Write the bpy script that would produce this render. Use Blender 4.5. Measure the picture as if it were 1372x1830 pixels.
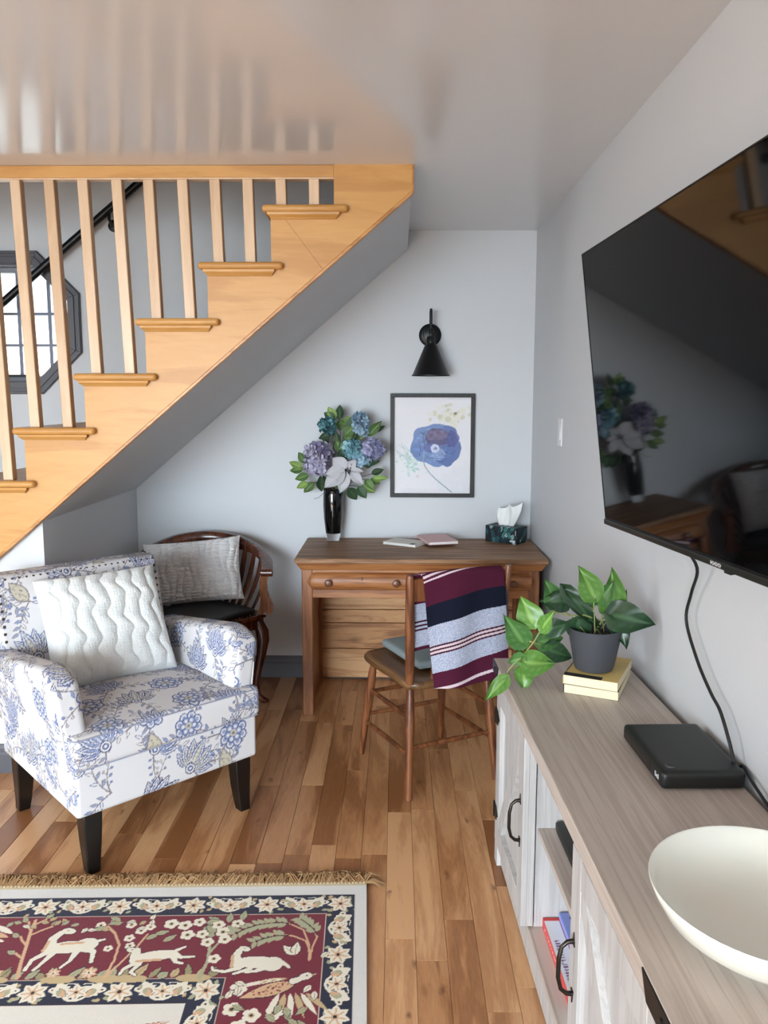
import bpy, math, random
import numpy as np
from mathutils import Vector, Matrix, noise as mnoise
random.seed(11)
R = math.radians
scn = bpy.context.scene
for o in list(bpy.data.objects):
    bpy.data.objects.remove(o)
COL = scn.collection

# ------------------------------------------------------------------ camera
cam_d = bpy.data.cameras.new('camera')
cam = bpy.data.objects.new('camera', cam_d)
COL.objects.link(cam)
cam_d.sensor_fit = 'VERTICAL'
cam_d.sensor_height = 36.0
cam_d.lens = 1420.3 / 1830 * 36.0
cam_d.shift_y = -30.3 / 1830
cam_d.clip_start = 0.02
cam.matrix_world = (Matrix.Translation((0, 0, 1.4721)) @ Matrix.Rotation(R(0.8975), 4, 'Z')
                    @ Matrix.Rotation(R(90 - 7.034), 4, 'X') @ Matrix.Rotation(R(0.10), 4, 'Z'))
scn.camera = cam

# ------------------------------------------------------------------ world, lights, exposure
world = bpy.data.worlds.new('sky')
scn.world = world
world.use_nodes = True
bg = world.node_tree.nodes['Background']
bg.inputs['Color'].default_value = (0.86, 0.93, 1.0, 1)
bg.inputs['Strength'].default_value = 2.2
vs = scn.view_settings
vs.view_transform = 'Standard'
vs.look = 'None'
vs.exposure = -0.07
vs.gamma = 1.0
vs.use_curve_mapping = False


def area_light(name, loc, rot, sx, sy, energy, color):
    d = bpy.data.lights.new(name, 'AREA')
    d.shape = 'RECTANGLE'
    d.size, d.size_y = sx, sy
    d.energy = energy
    d.color = color
    o = bpy.data.objects.new(name, d)
    o.location = loc
    o.rotation_euler = rot
    COL.objects.link(o)
    return o


# daylight entering through the patio door behind the camera and the windows on the left
pl = area_light('daylight_patio', (-1.75, -2.68, 1.15), (R(90 - 18), 0, R(-8)), 2.5, 1.9, 100, (0.77, 0.90, 1.0))
pl.data.spread = R(74)
sl = area_light('daylight_side', (-3.28, 1.15, 1.45), (0, R(-90 + 20), 0), 1.2, 1.9, 12, (0.88, 0.95, 1.0))
sl.data.spread = R(90)
sun_d = bpy.data.lights.new('sun', 'SUN'); sun_d.energy = 58; sun_d.angle = R(0.6); sun_d.color = (0.84, 0.95, 1.0)
sun = bpy.data.objects.new('sun', sun_d); COL.objects.link(sun)      # added high sun: lights floor behind the camera so its bounce fills the room
sun.rotation_euler = (R(36), 0, 0)
area_light('upstairs_fill', (-2.2, 3.5, 4.6), (0, 0, 0), 0.5, 0.5, 0.1, (1.0, 0.95, 0.85))  # weak unseen fill light added above the stairwell


# ------------------------------------------------------------------ helpers
def lin(*c):
    if len(c) == 1:
        c = c[0]
    return tuple(((v / 255) / 12.92 if v / 255 <= 0.04045 else ((v / 255 + 0.055) / 1.055) ** 2.4) for v in c)


def tag(o, label=None, cat=None, group=None, kind=None):
    if label: o['label'] = label
    if cat: o['category'] = cat
    if group: o['group'] = group
    if kind: o['kind'] = kind
    return o


def empty(name, loc=(0, 0, 0), rz=0.0, mat=None):
    o = bpy.data.objects.new(name, None)
    o.empty_display_size = 0.05
    COL.objects.link(o)
    if mat is not None:
        o.matrix_world = mat
    else:
        o.location = loc
        o.rotation_euler = (0, 0, rz)
    return o


class MB:
    def __init__(s, M=None):
        s.v, s.f, s.M = [], [], M

    def add(s, vs_, fs):
        n = len(s.v)
        if s.M is not None:
            vs_ = [tuple(s.M @ Vector(p)) for p in vs_]
        s.v += [tuple(p) for p in vs_]
        s.f += [tuple(i + n for i in f) for f in fs]
        return s

    def box(s, x0, x1, y0, y1, z0, z1):
        return s.add([(x0, y0, z0), (x1, y0, z0), (x1, y1, z0), (x0, y1, z0), (x0, y0, z1), (x1, y0, z1), (x1, y1, z1), (x0, y1, z1)],
                     [(0, 3, 2, 1), (4, 5, 6, 7), (0, 1, 5, 4), (1, 2, 6, 5), (2, 3, 7, 6), (3, 0, 4, 7)])

    def hexa(s, b, t):  # bottom 4 pts ccw, top 4 pts
        return s.add(list(b) + list(t), [(3, 2, 1, 0), (4, 5, 6, 7), (0, 1, 5, 4), (1, 2, 6, 5), (2, 3, 7, 6), (3, 0, 4, 7)])

    def prism(s, pts, axis, a, b):
        n = len(pts)
        mk = {'Y': lambda p, t: (p[0], t, p[1]), 'Z': lambda p, t: (p[0], p[1], t), 'X': lambda p, t: (t, p[0], p[1])}[axis]
        vs_ = [mk(p, a) for p in pts] + [mk(p, b) for p in pts]
        fs = [tuple(range(n)), tuple(range(2 * n - 1, n - 1, -1))] + [(i, i + n, (i + 1) % n + n, (i + 1) % n) for i in range(n)]
        return s.add(vs_, fs)

    def rings(s, rings, cap=True, closed=False):
        n = len(rings[0]); k = len(rings)
        vs_ = [p for r in rings for p in r]
        fs = []
        for i in range(k if closed else k - 1):
            j = (i + 1) % k
            for a in range(n):
                b = (a + 1) % n
                fs.append((i * n + a, i * n + b, j * n + b, j * n + a))
        if cap and not closed:
            fs.append(tuple(range(n - 1, -1, -1)))
            fs.append(tuple((k - 1) * n + a for a in range(n)))
        return s.add(vs_, fs)

    def tube(s, pts, rad, n=10, cap=True, flat=1.0):
        pts = [Vector(p) for p in pts]
        if not isinstance(rad, (list, tuple)):
            rad = [rad] * len(pts)
        rr = []
        up = None
        for i, p in enumerate(pts):
            t = (pts[min(i + 1, len(pts) - 1)] - pts[max(i - 1, 0)]).normalized()
            if up is None:
                up = Vector((0, 0, 1)) if abs(t.z) < 0.9 else Vector((1, 0, 0))
            a = t.cross(up).normalized()
            up = a.cross(t).normalized()
            rr.append([p + (a * math.cos(2 * math.pi * k / n) + up * math.sin(2 * math.pi * k / n) * flat) * rad[i] for k in range(n)])
        return s.rings(rr, cap)

    def sweep(s, pts, prof, up=(0, 0, 1), cap=True, closed=False):
        """profile (a,b): a sideways, b along up"""
        pts = [Vector(p) for p in pts]
        n = len(pts); rr = []
        for i, p in enumerate(pts):
            if closed:
                t = (pts[(i + 1) % n] - pts[i - 1]).normalized()
            else:
                t = (pts[min(i + 1, n - 1)] - pts[max(i - 1, 0)]).normalized()
            a = t.cross(Vector(up)).normalized()
            b = a.cross(t).normalized()
            pr = prof(i / max(1, n - 1)) if callable(prof) else prof
            rr.append([p + a * q[0] + b * q[1] for q in pr])
        return s.rings(rr, cap, closed)

    def lathe(s, prof, n=24, c=(0, 0, 0), M=None, cap=True):
        rr = []
        for r, z in prof:
            ring = [Vector((c[0] + r * math.cos(2 * math.pi * k / n), c[1] + r * math.sin(2 * math.pi * k / n), c[2] + z)) for k in range(n)]
            if M is not None:
                ring = [M @ p for p in ring]
            rr.append(ring)
        return s.rings(rr, cap)

    def limb(s, p0, p1, prof, n=12):
        """turned spindle from p0 to p1, prof = [(t, radius)]"""
        p0, p1 = Vector(p0), Vector(p1)
        return s.tube([p0.lerp(p1, t) for t, r in prof], [r for t, r in prof], n)

    def sphere(s, c, r, n=8, m=6, sc=(1, 1, 1)):
        rr = []
        for i in range(1, m):
            a = math.pi * i / m
            rr.append([(c[0] + r * sc[0] * math.sin(a) * math.cos(2 * math.pi * k / n), c[1] + r * sc[1] * math.sin(a) * math.sin(2 * math.pi * k / n), c[2] - r * sc[2] * math.cos(a)) for k in range(n)])
        return s.rings(rr, True)

    def build(s, name, mat, parent=None, smooth=True, bevel=0, seg=2, colors=None, sub=0, angle=38):
        me = bpy.data.meshes.new(name)
        me.from_pydata(s.v, [], s.f)
        return finish(name, me, mat, parent, smooth, bevel, seg, colors, sub, angle)


def finish(name, me, mat, parent=None, smooth=True, bevel=0, seg=2, colors=None, sub=0, angle=38):
    me.validate()
    if colors is not None:
        ca = me.color_attributes.new(name='Col', type='FLOAT_COLOR', domain='POINT')
        c4 = np.ones((len(me.vertices), 4), dtype=np.float32)
        c4[:, :3] = colors
        ca.data.foreach_set('color', c4.ravel())
    if smooth:
        me.polygons.foreach_set('use_smooth', [True] * len(me.polygons))
        try:
            me.set_sharp_from_angle(angle=R(angle))
        except Exception:
            pass
    me.materials.append(mat)
    o = bpy.data.objects.new(name, me)
    COL.objects.link(o)
    if parent is not None:
        o.parent = parent
    if bevel:
        b = o.modifiers.new('bevel', 'BEVEL')
        b.width = bevel; b.segments = seg; b.limit_method = 'ANGLE'; b.angle_limit = R(40)
    if sub:
        m = o.modifiers.new('sub', 'SUBSURF'); m.levels = m.render_levels = sub
    return o


def np_mesh(name, P, quads):
    me = bpy.data.meshes.new(name)
    nv, nf = len(P), len(quads)
    me.vertices.add(nv)
    me.vertices.foreach_set('co', np.asarray(P, np.float32).ravel())
    me.loops.add(nf * 4)
    me.loops.foreach_set('vertex_index', np.asarray(quads, np.int32).ravel())
    me.polygons.add(nf)
    me.polygons.foreach_set('loop_start', np.arange(0, nf * 4, 4, dtype=np.int32))
    me.update(calc_edges=True)
    return me


def grid_quads(nu, nv, off=0):
    i = np.arange(nu - 1)[:, None] * nv + np.arange(nv - 1)[None, :]
    i = i.ravel() + off
    return np.stack([i, i + nv, i + nv + 1, i + 1], 1)


def rounded_box(lo, hi, r, res):
    """dense merged rounded box: points (N,3), normals (N,3), quads"""
    lo = np.array(lo, float); hi = np.array(hi, float)
    n = np.maximum(3, np.ceil((hi - lo) / res).astype(int) + 1)
    Ps, Qs, off = [], [], 0
    for ax in range(3):
        a, b = [k for k in range(3) if k != ax]
        for side in (0, 1):
            ga = np.linspace(lo[a], hi[a], n[a]); gb = np.linspace(lo[b], hi[b], n[b])
            A, B = np.meshgrid(ga, gb, indexing='ij')
            P = np.zeros((A.size, 3)); P[:, a] = A.ravel(); P[:, b] = B.ravel(); P[:, ax] = hi[ax] if side else lo[ax]
            q = grid_quads(n[a], n[b], off)
            flip = (side == 1) != (ax == 1)
            Qs.append(q if flip else q[:, ::-1]); Ps.append(P); off += len(P)
    P = np.concatenate(Ps); Q = np.concatenate(Qs)
    key = np.round(P * 1e5).astype(np.int64)
    _, idx, inv = np.unique(key, axis=0, return_index=True, return_inverse=True)
    P = P[idx]; Q = inv.ravel()[Q]
    inner = np.clip(P, lo + r, hi - r)
    d = P - inner
    l = np.linalg.norm(d, axis=1, keepdims=True)
    N = d / np.maximum(l, 1e-9)
    return inner + N * r, N, Q


# ------------------------------------------------------------------ materials
MATS = {}


def nodes(name):
    m = bpy.data.materials.new(name)
    m.use_nodes = True
    nt = m.node_tree
    b = nt.nodes['Principled BSDF']
    MATS[name] = m
    return m, nt, b


def setp(b, **k):
    for n, v in k.items():
        n = n.replace('_', ' ')
        if n in b.inputs:
            b.inputs[n].default_value = v


def plain(name, rgb, rough=0.5, metal=0.0, bump=0.0, bscale=200, spec=None, trans=0.0, ior=None, var=0.0, coat=0.0, sheen=0.0):
    m, nt, b = nodes(name)
    c = lin(*rgb)
    setp(b, Base_Color=(*c, 1), Roughness=rough, Metallic=metal)
    if spec is not None: setp(b, Specular_IOR_Level=spec)
    if trans: setp(b, Transmission_Weight=trans)
    if ior: setp(b, IOR=ior)
    if coat: setp(b, Coat_Weight=coat, Coat_Roughness=0.1)
    if sheen: setp(b, Sheen_Weight=sheen)
    L = nt.links
    if bump or var:
        tc = nt.nodes.new('ShaderNodeTexCoord')
        nz = nt.nodes.new('ShaderNodeTexNoise'); nz.inputs['Scale'].default_value = bscale; nz.inputs['Detail'].default_value = 4
        L.new(tc.outputs['Object'], nz.inputs['Vector'])
        if bump:
            bp = nt.nodes.new('ShaderNodeBump'); bp.inputs['Strength'].default_value = bump; bp.inputs['Distance'].default_value = 0.003
            L.new(nz.outputs['Fac'], bp.inputs['Height']); L.new(bp.outputs['Normal'], b.inputs['Normal'])
        if var:
            n2 = nt.nodes.new('ShaderNodeTexNoise'); n2.inputs['Scale'].default_value = bscale * 0.12; n2.inputs['Detail'].default_value = 3
            L.new(tc.outputs['Object'], n2.inputs['Vector'])
            cr = nt.nodes.new('ShaderNodeValToRGB')
            cr.color_ramp.elements[0].position = 0.3; cr.color_ramp.elements[1].position = 0.7
            cr.color_ramp.elements[0].color = (*[x * (1 - var) for x in c], 1); cr.color_ramp.elements[1].color = (*[min(1, x * (1 + var)) for x in c], 1)
            L.new(n2.outputs['Fac'], cr.inputs['Fac']); L.new(cr.outputs['Color'], b.inputs['Base Color'])
    return m


def wood(name, dark, mid, light, axis=0, scale=1.0, rough=0.4, stretch=14, knots=0.0, rnd=0.0, bump=0.12, coat=0.0, ring=0.5, fine=11, flat=False):
    """stretched-noise grain along the given axis of object space"""
    m, nt, b = nodes(name)
    L = nt.links
    N = nt.nodes.new
    tc = N('ShaderNodeTexCoord')
    oi = N('ShaderNodeObjectInfo')
    off = N('ShaderNodeVectorMath'); off.operation = 'SCALE'; off.inputs[0].default_value = (37.0, 23.0, 51.0)
    L.new(oi.outputs['Random'], off.inputs['Scale'])
    add = N('ShaderNodeVectorMath'); add.operation = 'ADD'
    L.new(tc.outputs['Object'], add.inputs[0]); L.new(off.outputs[0], add.inputs[1])
    mp = N('ShaderNodeMapping')
    sc = [stretch * scale] * 3; sc[axis] = scale
    mp.inputs['Scale'].default_value = sc
    L.new(add.outputs[0], mp.inputs['Vector'])
    n1 = N('ShaderNodeTexNoise'); n1.inputs['Scale'].default_value = 1.6; n1.inputs['Detail'].default_value = 5; n1.inputs['Roughness'].default_value = 0.6; n1.inputs['Distortion'].default_value = 0.7
    n2 = N('ShaderNodeTexNoise'); n2.inputs['Scale'].default_value = fine; n2.inputs['Detail'].default_value = 3
    L.new(mp.outputs[0], n1.inputs['Vector']); L.new(mp.outputs[0], n2.inputs['Vector'])
    # ring bands
    wv = N('ShaderNodeMath'); wv.operation = 'MULTIPLY'; wv.inputs[1].default_value = 26
    L.new(n1.outputs['Fac'], wv.inputs[0])
    sn = N('ShaderNodeMath'); sn.operation = 'SINE'; L.new(wv.outputs[0], sn.inputs[0])
    ma = N('ShaderNodeMath'); ma.operation = 'MULTIPLY_ADD'; ma.inputs[1].default_value = 0.07 * ring * 2; L.new(sn.outputs[0], ma.inputs[0]); L.new(n1.outputs['Fac'], ma.inputs[2])
    m2 = N('ShaderNodeMath'); m2.operation = 'MULTIPLY_ADD'; m2.inputs[1].default_value = 0.22; L.new(n2.outputs['Fac'], m2.inputs[0]); L.new(ma.outputs[0], m2.inputs[2])
    fac = m2.outputs[0]
    if rnd:
        m3 = N('ShaderNodeMath'); m3.operation = 'MULTIPLY_ADD'; m3.inputs[1].default_value = rnd
        L.new(oi.outputs['Random'], m3.inputs[0]); L.new(fac, m3.inputs[2])
        m4 = N('ShaderNodeMath'); m4.operation = 'SUBTRACT'; m4.inputs[1].default_value = rnd * 0.5; L.new(m3.outputs[0], m4.inputs[0]); fac = m4.outputs[0]
    cr = N('ShaderNodeValToRGB')
    e = cr.color_ramp.elements
    e[0].position = 0.36; e[0].color = (*lin(*dark), 1)
    e[1].position = 0.86; e[1].color = (*lin(*light), 1)
    k = e.new(0.6); k.color = (*lin(*mid), 1)
    L.new(fac, cr.inputs['Fac'])
    out = cr.outputs['Color']
    if knots:
        mk = N('ShaderNodeMapping'); s3 = [3.4] * 3; s3[axis] = 1.4; mk.inputs['Scale'].default_value = s3
        L.new(add.outputs[0], mk.inputs['Vector'])
        nd = N('ShaderNodeTexNoise'); nd.inputs['Scale'].default_value = 18; L.new(tc.outputs['Object'], nd.inputs['Vector'])
        mixv = N('ShaderNodeVectorMath'); mixv.operation = 'MULTIPLY_ADD'; mixv.inputs[1].default_value = (0.12,) * 3
        L.new(nd.outputs['Color'], mixv.inputs[0]); L.new(mk.outputs[0], mixv.inputs[2])
        vo = N('ShaderNodeTexVoronoi'); vo.voronoi_dimensions = '2D' if flat else '3D'; vo.inputs['Scale'].default_value = 1.25; L.new(mixv.outputs[0], vo.inputs['Vector'])
        kr = N('ShaderNodeValToRGB'); kr.color_ramp.elements[0].position = 0.004 if flat else 0.02; kr.color_ramp.elements[0].color = (1, 1, 1, 1)
        kr.color_ramp.elements[1].position = 0.042 if flat else 0.11; kr.color_ramp.elements[1].color = (0, 0, 0, 1)
        L.new(vo.outputs['Distance'], kr.inputs['Fac'])
        ml = N('ShaderNodeMath'); ml.operation = 'MULTIPLY'; ml.inputs[1].default_value = knots; L.new(kr.outputs['Color'], ml.inputs[0])
        mx = N('ShaderNodeMixRGB'); mx.inputs['Color2'].default_value = (*[x * 0.45 for x in lin(*dark)], 1)
        L.new(ml.outputs[0], mx.inputs['Fac']); L.new(out, mx.inputs['Color1']); out = mx.outputs['Color']
    L.new(out, b.inputs['Base Color'])
    setp(b, Roughness=rough)
    if coat: setp(b, Coat_Weight=coat, Coat_Roughness=0.12)
    if bump:
        bp = N('ShaderNodeBump'); bp.inputs['Strength'].default_value = bump; bp.inputs['Distance'].default_value = 0.002
        L.new(fac, bp.inputs['Height']); L.new(bp.outputs['Normal'], b.inputs['Normal'])
    return m


def attr_mat(name, rough=0.8, bump=0.0, bscale=300, sheen=0.0, metal=0.0, spec=None):
    m, nt, b = nodes(name)
    a = nt.nodes.new('ShaderNodeAttribute'); a.attribute_name = 'Col'
    nt.links.new(a.outputs['Color'], b.inputs['Base Color'])
    setp(b, Roughness=rough, Metallic=metal)
    if spec is not None: setp(b, Specular_IOR_Level=spec)
    if sheen: setp(b, Sheen_Weight=sheen)
    if bump:
        tc = nt.nodes.new('ShaderNodeTexCoord')
        nz = nt.nodes.new('ShaderNodeTexNoise'); nz.inputs['Scale'].default_value = bscale
        nt.links.new(tc.outputs['Object'], nz.inputs['Vector'])
        bp = nt.nodes.new('ShaderNodeBump'); bp.inputs['Strength'].default_value = bump; bp.inputs['Distance'].default_value = 0.002
        nt.links.new(nz.outputs['Fac'], bp.inputs['Height']); nt.links.new(bp.outputs['Normal'], b.inputs['Normal'])
    return m


def glass_mat(name, rgb=(255, 255, 255), rough=0.0, ior=1.45, thin=False):
    m, nt, b = nodes(name)
    if thin:
        N = nt.nodes.new
        tr = N('ShaderNodeBsdfTransparent'); tr.inputs['Color'].default_value = (*lin(*rgb), 1)
        gl = N('ShaderNodeBsdfGlossy'); gl.inputs['Roughness'].default_value = 0.02
        fr = N('ShaderNodeFresnel'); fr.inputs['IOR'].default_value = 1.45
        mx = N('ShaderNodeMixShader')
        nt.links.new(fr.outputs[0], mx.inputs[0]); nt.links.new(tr.outputs[0], mx.inputs[1]); nt.links.new(gl.outputs[0], mx.inputs[2])
        nt.links.new(mx.outputs[0], nt.nodes['Material Output'].inputs['Surface'])
        return m
    setp(b, Base_Color=(*lin(*rgb), 1), Roughness=rough, Transmission_Weight=1.0, IOR=ior)
    return m


bpy_spec = lambda m, v: setp(m.node_tree.nodes['Principled BSDF'], Specular_IOR_Level=v)
WALL = plain('wall_paint', (205, 207, 210), 0.55, bump=0.05, bscale=60, spec=0.35)
CEIL = plain('ceiling_paint', (217, 217, 219), 0.15, bump=0.02, bscale=25, spec=0.5)
TRIMG = plain('grey_trim_paint', (84, 84, 90), 0.42, bump=0.03, bscale=60)
STAIRW = wood('honey_maple', (180, 127, 66), (194, 142, 78), (206, 156, 92), 0, 0.9, 0.42, 7, bump=0.03, ring=0.45)
BALW = wood('pale_maple', (198, 164, 130), (209, 177, 143), (219, 190, 159), 2, 1.2, 0.38, 9, bump=0.03, rnd=0.3, ring=0.25)
FLOORW = wood('hickory_plank', (138, 90, 54), (180, 130, 88), (210, 164, 120), 1, 0.8, 0.30, 8, knots=0.8, rnd=0.45, bump=0.03, ring=0.4, fine=26, flat=True)
DESKW = wood('antique_pine', (118, 70, 38), (154, 98, 56), (180, 124, 76), 0, 1.5, 0.42, 12, knots=0.5, bump=0.15)
DESKV = wood('antique_pine_upright', (102, 62, 38), (138, 86, 50), (164, 110, 68), 2, 1.5, 0.45, 12, knots=0.3, bump=0.15)
DESKTOP = wood('worn_desk_top', (104, 76, 54), (142, 106, 78), (172, 136, 104), 0, 1.6, 0.5, 18, knots=0.3, bump=0.2)
bpy_spec(DESKTOP, 0.22)
DESKB = wood('desk_back_pine', (144, 94, 56), (184, 132, 84), (210, 164, 116), 0, 1.4, 0.5, 9, knots=1.0, rnd=0.4, bump=0.1)
KNOBW = plain('dark_turned_wood', (104, 62, 40), 0.35)
CHAIRW = wood('aged_chair_wood', (70, 38, 22), (106, 60, 34), (142, 90, 54), 2, 1.6, 0.38, 10, bump=0.1)
CHAIRS = wood('aged_chair_seat', (72, 48, 28), (98, 68, 40), (124, 90, 56), 1, 1.6, 0.38, 10, bump=0.1)
MAHOG = wood('dark_mahogany', (46, 22, 14), (78, 38, 24), (112, 60, 36), 2, 1.6, 0.22, 10, bump=0.05, coat=0.4)
STANDT = wood('grey_wash_top', (162, 149, 139), (180, 168, 158), (196, 185, 176), 1, 1.3, 0.55, 34, bump=0.15, ring=0.25)
STANDF = wood('white_wash_front', (162, 158, 156), (180, 177, 175), (194, 192, 190), 2, 1.3, 0.55, 26, bump=0.1, ring=0.15)
BLACKM = plain('black_metal', (16, 16, 17), 0.4, 0.3)
BRONZE = plain('dark_bronze', (62, 56, 52), 0.28, 0.9)
BLACKP = plain('black_plastic', (17, 18, 17), 0.45)
ESPRESSO = plain('espresso_leg', (16, 13, 12), 0.32)
SCREEN = plain('tv_screen', (7, 7, 8), 0.045, spec=0.40)
LEATHER = plain('black_leather', (20, 20, 22), 0.38, bump=0.2, bscale=260)
CERAMIC = plain('cream_ceramic', (226, 226, 216), 0.25, coat=0.3)
POTM = plain('charcoal_pot', (62, 64, 70), 0.62, bump=0.05)
SOIL = plain('potting_soil', (38, 30, 24), 0.95, bump=0.8, bscale=180)
PAPER = plain('book_pages', (236, 222, 188), 0.9, bump=0.1)
PAPERW = plain('white_pages', (226, 226, 222), 0.85)
PINK = plain('pink_cover', (218, 180, 180), 0.6, bump=0.05)
MARBLE = plain('marble_cover', (222, 218, 208), 0.6, var=0.08, bscale=60)
TISSUE = plain('white_tissue', (240, 241, 240), 0.9)
SWITCHP = plain('white_plastic', (226, 226, 228), 0.35)
NAIL = plain('antique_nail', (92, 84, 78), 0.35, 0.8)
ATTR = attr_mat('printed_fabric', 0.9, bump=0.12, bscale=500, spec=0.2)
ATTRP = attr_mat('printed_card', 0.55)
RUGM = attr_mat('woven_rug', 0.95, bump=0.5, bscale=420, sheen=0.2, spec=0.1)
PETALM = attr_mat('silk_petal', 0.7)
PLUSH = plain('white_plush', (212, 215, 214), 0.95, bump=0.35, bscale=240, sheen=0.5, spec=0.1)
KNIT = plain('grey_faux_fur', (238, 236, 235), 0.95, bump=0.6, bscale=150, sheen=0.4, spec=0.1)
PADM = plain('blue_grey_pad', (128, 138, 140), 0.95, bump=0.4, bscale=300, spec=0.1)
FRINGEM = plain('tan_fringe', (158, 124, 86), 0.9)
KNOTM = plain('tan_binding', (200, 180, 146), 0.9)
SILVER = plain('silver_petal', (196, 195, 200), 0.38, bump=0.5, bscale=120, sheen=0.3)
STEM = plain('plant_stem', (134, 140, 84), 0.6)
TWIG = plain('brown_twig', (76, 58, 44), 0.7)
VASEB = plain('black_glass', (5, 5, 6), 0.05, spec=0.6)
GLASSC = glass_mat('clear_glass', ior=1.45)
PANE = glass_mat('window_pane', thin=True)


def leaf_mat(name, dark, light, rough=0.35):
    m, nt, b = nodes(name)
    N = nt.nodes.new; L = nt.links
    a = N('ShaderNodeAttribute'); a.attribute_name = 'Col'
    oi = N('ShaderNodeObjectInfo')
    sp = N('ShaderNodeSeparateColor'); L.new(a.outputs['Color'], sp.inputs[0])
    mx = N('ShaderNodeMixRGB'); mx.inputs['Color1'].default_value = (*lin(*dark), 1); mx.inputs['Color2'].default_value = (*lin(*light), 1)
    L.new(sp.outputs[0], mx.inputs['Fac'])
    hs = N('ShaderNodeHueSaturation')
    mr = N('ShaderNodeMapRange'); mr.inputs['To Min'].default_value = 0.8; mr.inputs['To Max'].default_value = 1.25
    L.new(oi.outputs['Random'], mr.inputs['Value']); L.new(mr.outputs[0], hs.inputs['Value']); L.new(mx.outputs[0], hs.inputs['Color'])
    L.new(hs.outputs[0], b.inputs['Base Color'])
    setp(b, Roughness=rough)
    return m


LEAF_B = leaf_mat('bright_leaf', (70, 116, 44), (128, 164, 84))
LEAF_M = leaf_mat('mid_leaf', (50, 92, 44), (100, 138, 78))
LEAF_D = leaf_mat('dark_leaf', (30, 56, 36), (66, 98, 66), 0.3)
BQ_L = leaf_mat('light_silk_leaf', (104, 132, 64), (150, 176, 98), 0.55)
BQ_M = leaf_mat('mid_silk_leaf', (70, 102, 52), (112, 140, 78), 0.55)
BQ_D = leaf_mat('dark_silk_leaf', (40, 66, 44), (74, 100, 64), 0.55)


# ------------------------------------------------------------------ canvas for printed patterns
class Canvas:
    def __init__(s, x, y, base):
        s.x = np.asarray(x, float); s.y = np.asarray(y, float)
        s.c = np.tile(np.array(base, float), (len(s.x), 1))
        s.order = np.argsort(s.x, kind='stable'); s.xs = s.x[s.order]

    def near(s, x0, x1, y0, y1):
        a, b = np.searchsorted(s.xs, (x0, x1))
        i = s.order[a:b]
        return i[(s.y[i] >= y0) & (s.y[i] <= y1)]

    def poly(s, pts, col):
        p = np.array(pts, float)
        i = s.near(p[:, 0].min(), p[:, 0].max(), p[:, 1].min(), p[:, 1].max())
        if not len(i): return
        x, y = s.x[i], s.y[i]
        ins = np.zeros(len(i), bool)
        q = np.roll(p, -1, 0)
        for (ax, ay), (bx, by) in zip(p, q):
            if ay == by: continue
            ins ^= ((ay > y) != (by > y)) & (x < (bx - ax) * (y - ay) / (by - ay) + ax)
        s.c[i[ins]] = col

    def ell(s, cx, cy, rx, ry, col, ang=0.0):
        m = max(rx, ry)
        i = s.near(cx - m, cx + m, cy - m, cy + m)
        if not len(i): return
        dx, dy = s.x[i] - cx, s.y[i] - cy
        ca, sa = math.cos(ang), math.sin(ang)
        u, v = (dx * ca + dy * sa) / rx, (-dx * sa + dy * ca) / ry
        s.c[i[u * u + v * v <= 1]] = col

    def line(s, pts, w, col):
        if not isinstance(w, (list, tuple)): w = [w] * len(pts)
        for (p, q, wa, wb) in zip(pts[:-1], pts[1:], w[:-1], w[1:]):
            m = max(wa, wb)
            i = s.near(min(p[0], q[0]) - m, max(p[0], q[0]) + m, min(p[1], q[1]) - m, max(p[1], q[1]) + m)
            if not len(i): continue
            dx, dy = q[0] - p[0], q[1] - p[1]
            l2 = dx * dx + dy * dy + 1e-12
            t = np.clip(((s.x[i] - p[0]) * dx + (s.y[i] - p[1]) * dy) / l2, 0, 1)
            d = np.hypot(s.x[i] - p[0] - t * dx, s.y[i] - p[1] - t * dy)
            s.c[i[d <= wa + (wb - wa) * t]] = col


def curve_pts(p0, ang, length, bend, n=8):
    pts = [p0]; a = ang
    for k in range(n):
        pts.append((pts[-1][0] + math.cos(a) * length / n, pts[-1][1] + math.sin(a) * length / n))
        a += bend / n
    return pts


def leaf_poly(p, ang, L, W, n=9, serr=0.0):
    up, dn = [], []
    ca, sa = math.cos(ang), math.sin(ang)
    for k in range(n + 1):
        t = k / n
        w = W * math.sin(math.pi * t ** 0.8) * (1 + serr * ((k % 2) * 2 - 1))
        up.append((p[0] + ca * L * t - sa * w, p[1] + sa * L * t + ca * w))
        dn.append((p[0] + ca * L * t + sa * w, p[1] + sa * L * t - ca * w))
    return up + dn[::-1]

# ================================================================== THE SETTING
B, H, S = 4.061, 2.289, 2.933          # back wall, ceiling height, stair face
XL, YR = -3.2, -2.6                    # left and rear walls


def wx(y, z):                          # face of the slightly out-of-true right wall
    return 0.689 + min(1.6, max(0, B - y) / 2.66) * max(0.0, 1 - z / H) * 0.09


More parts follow.
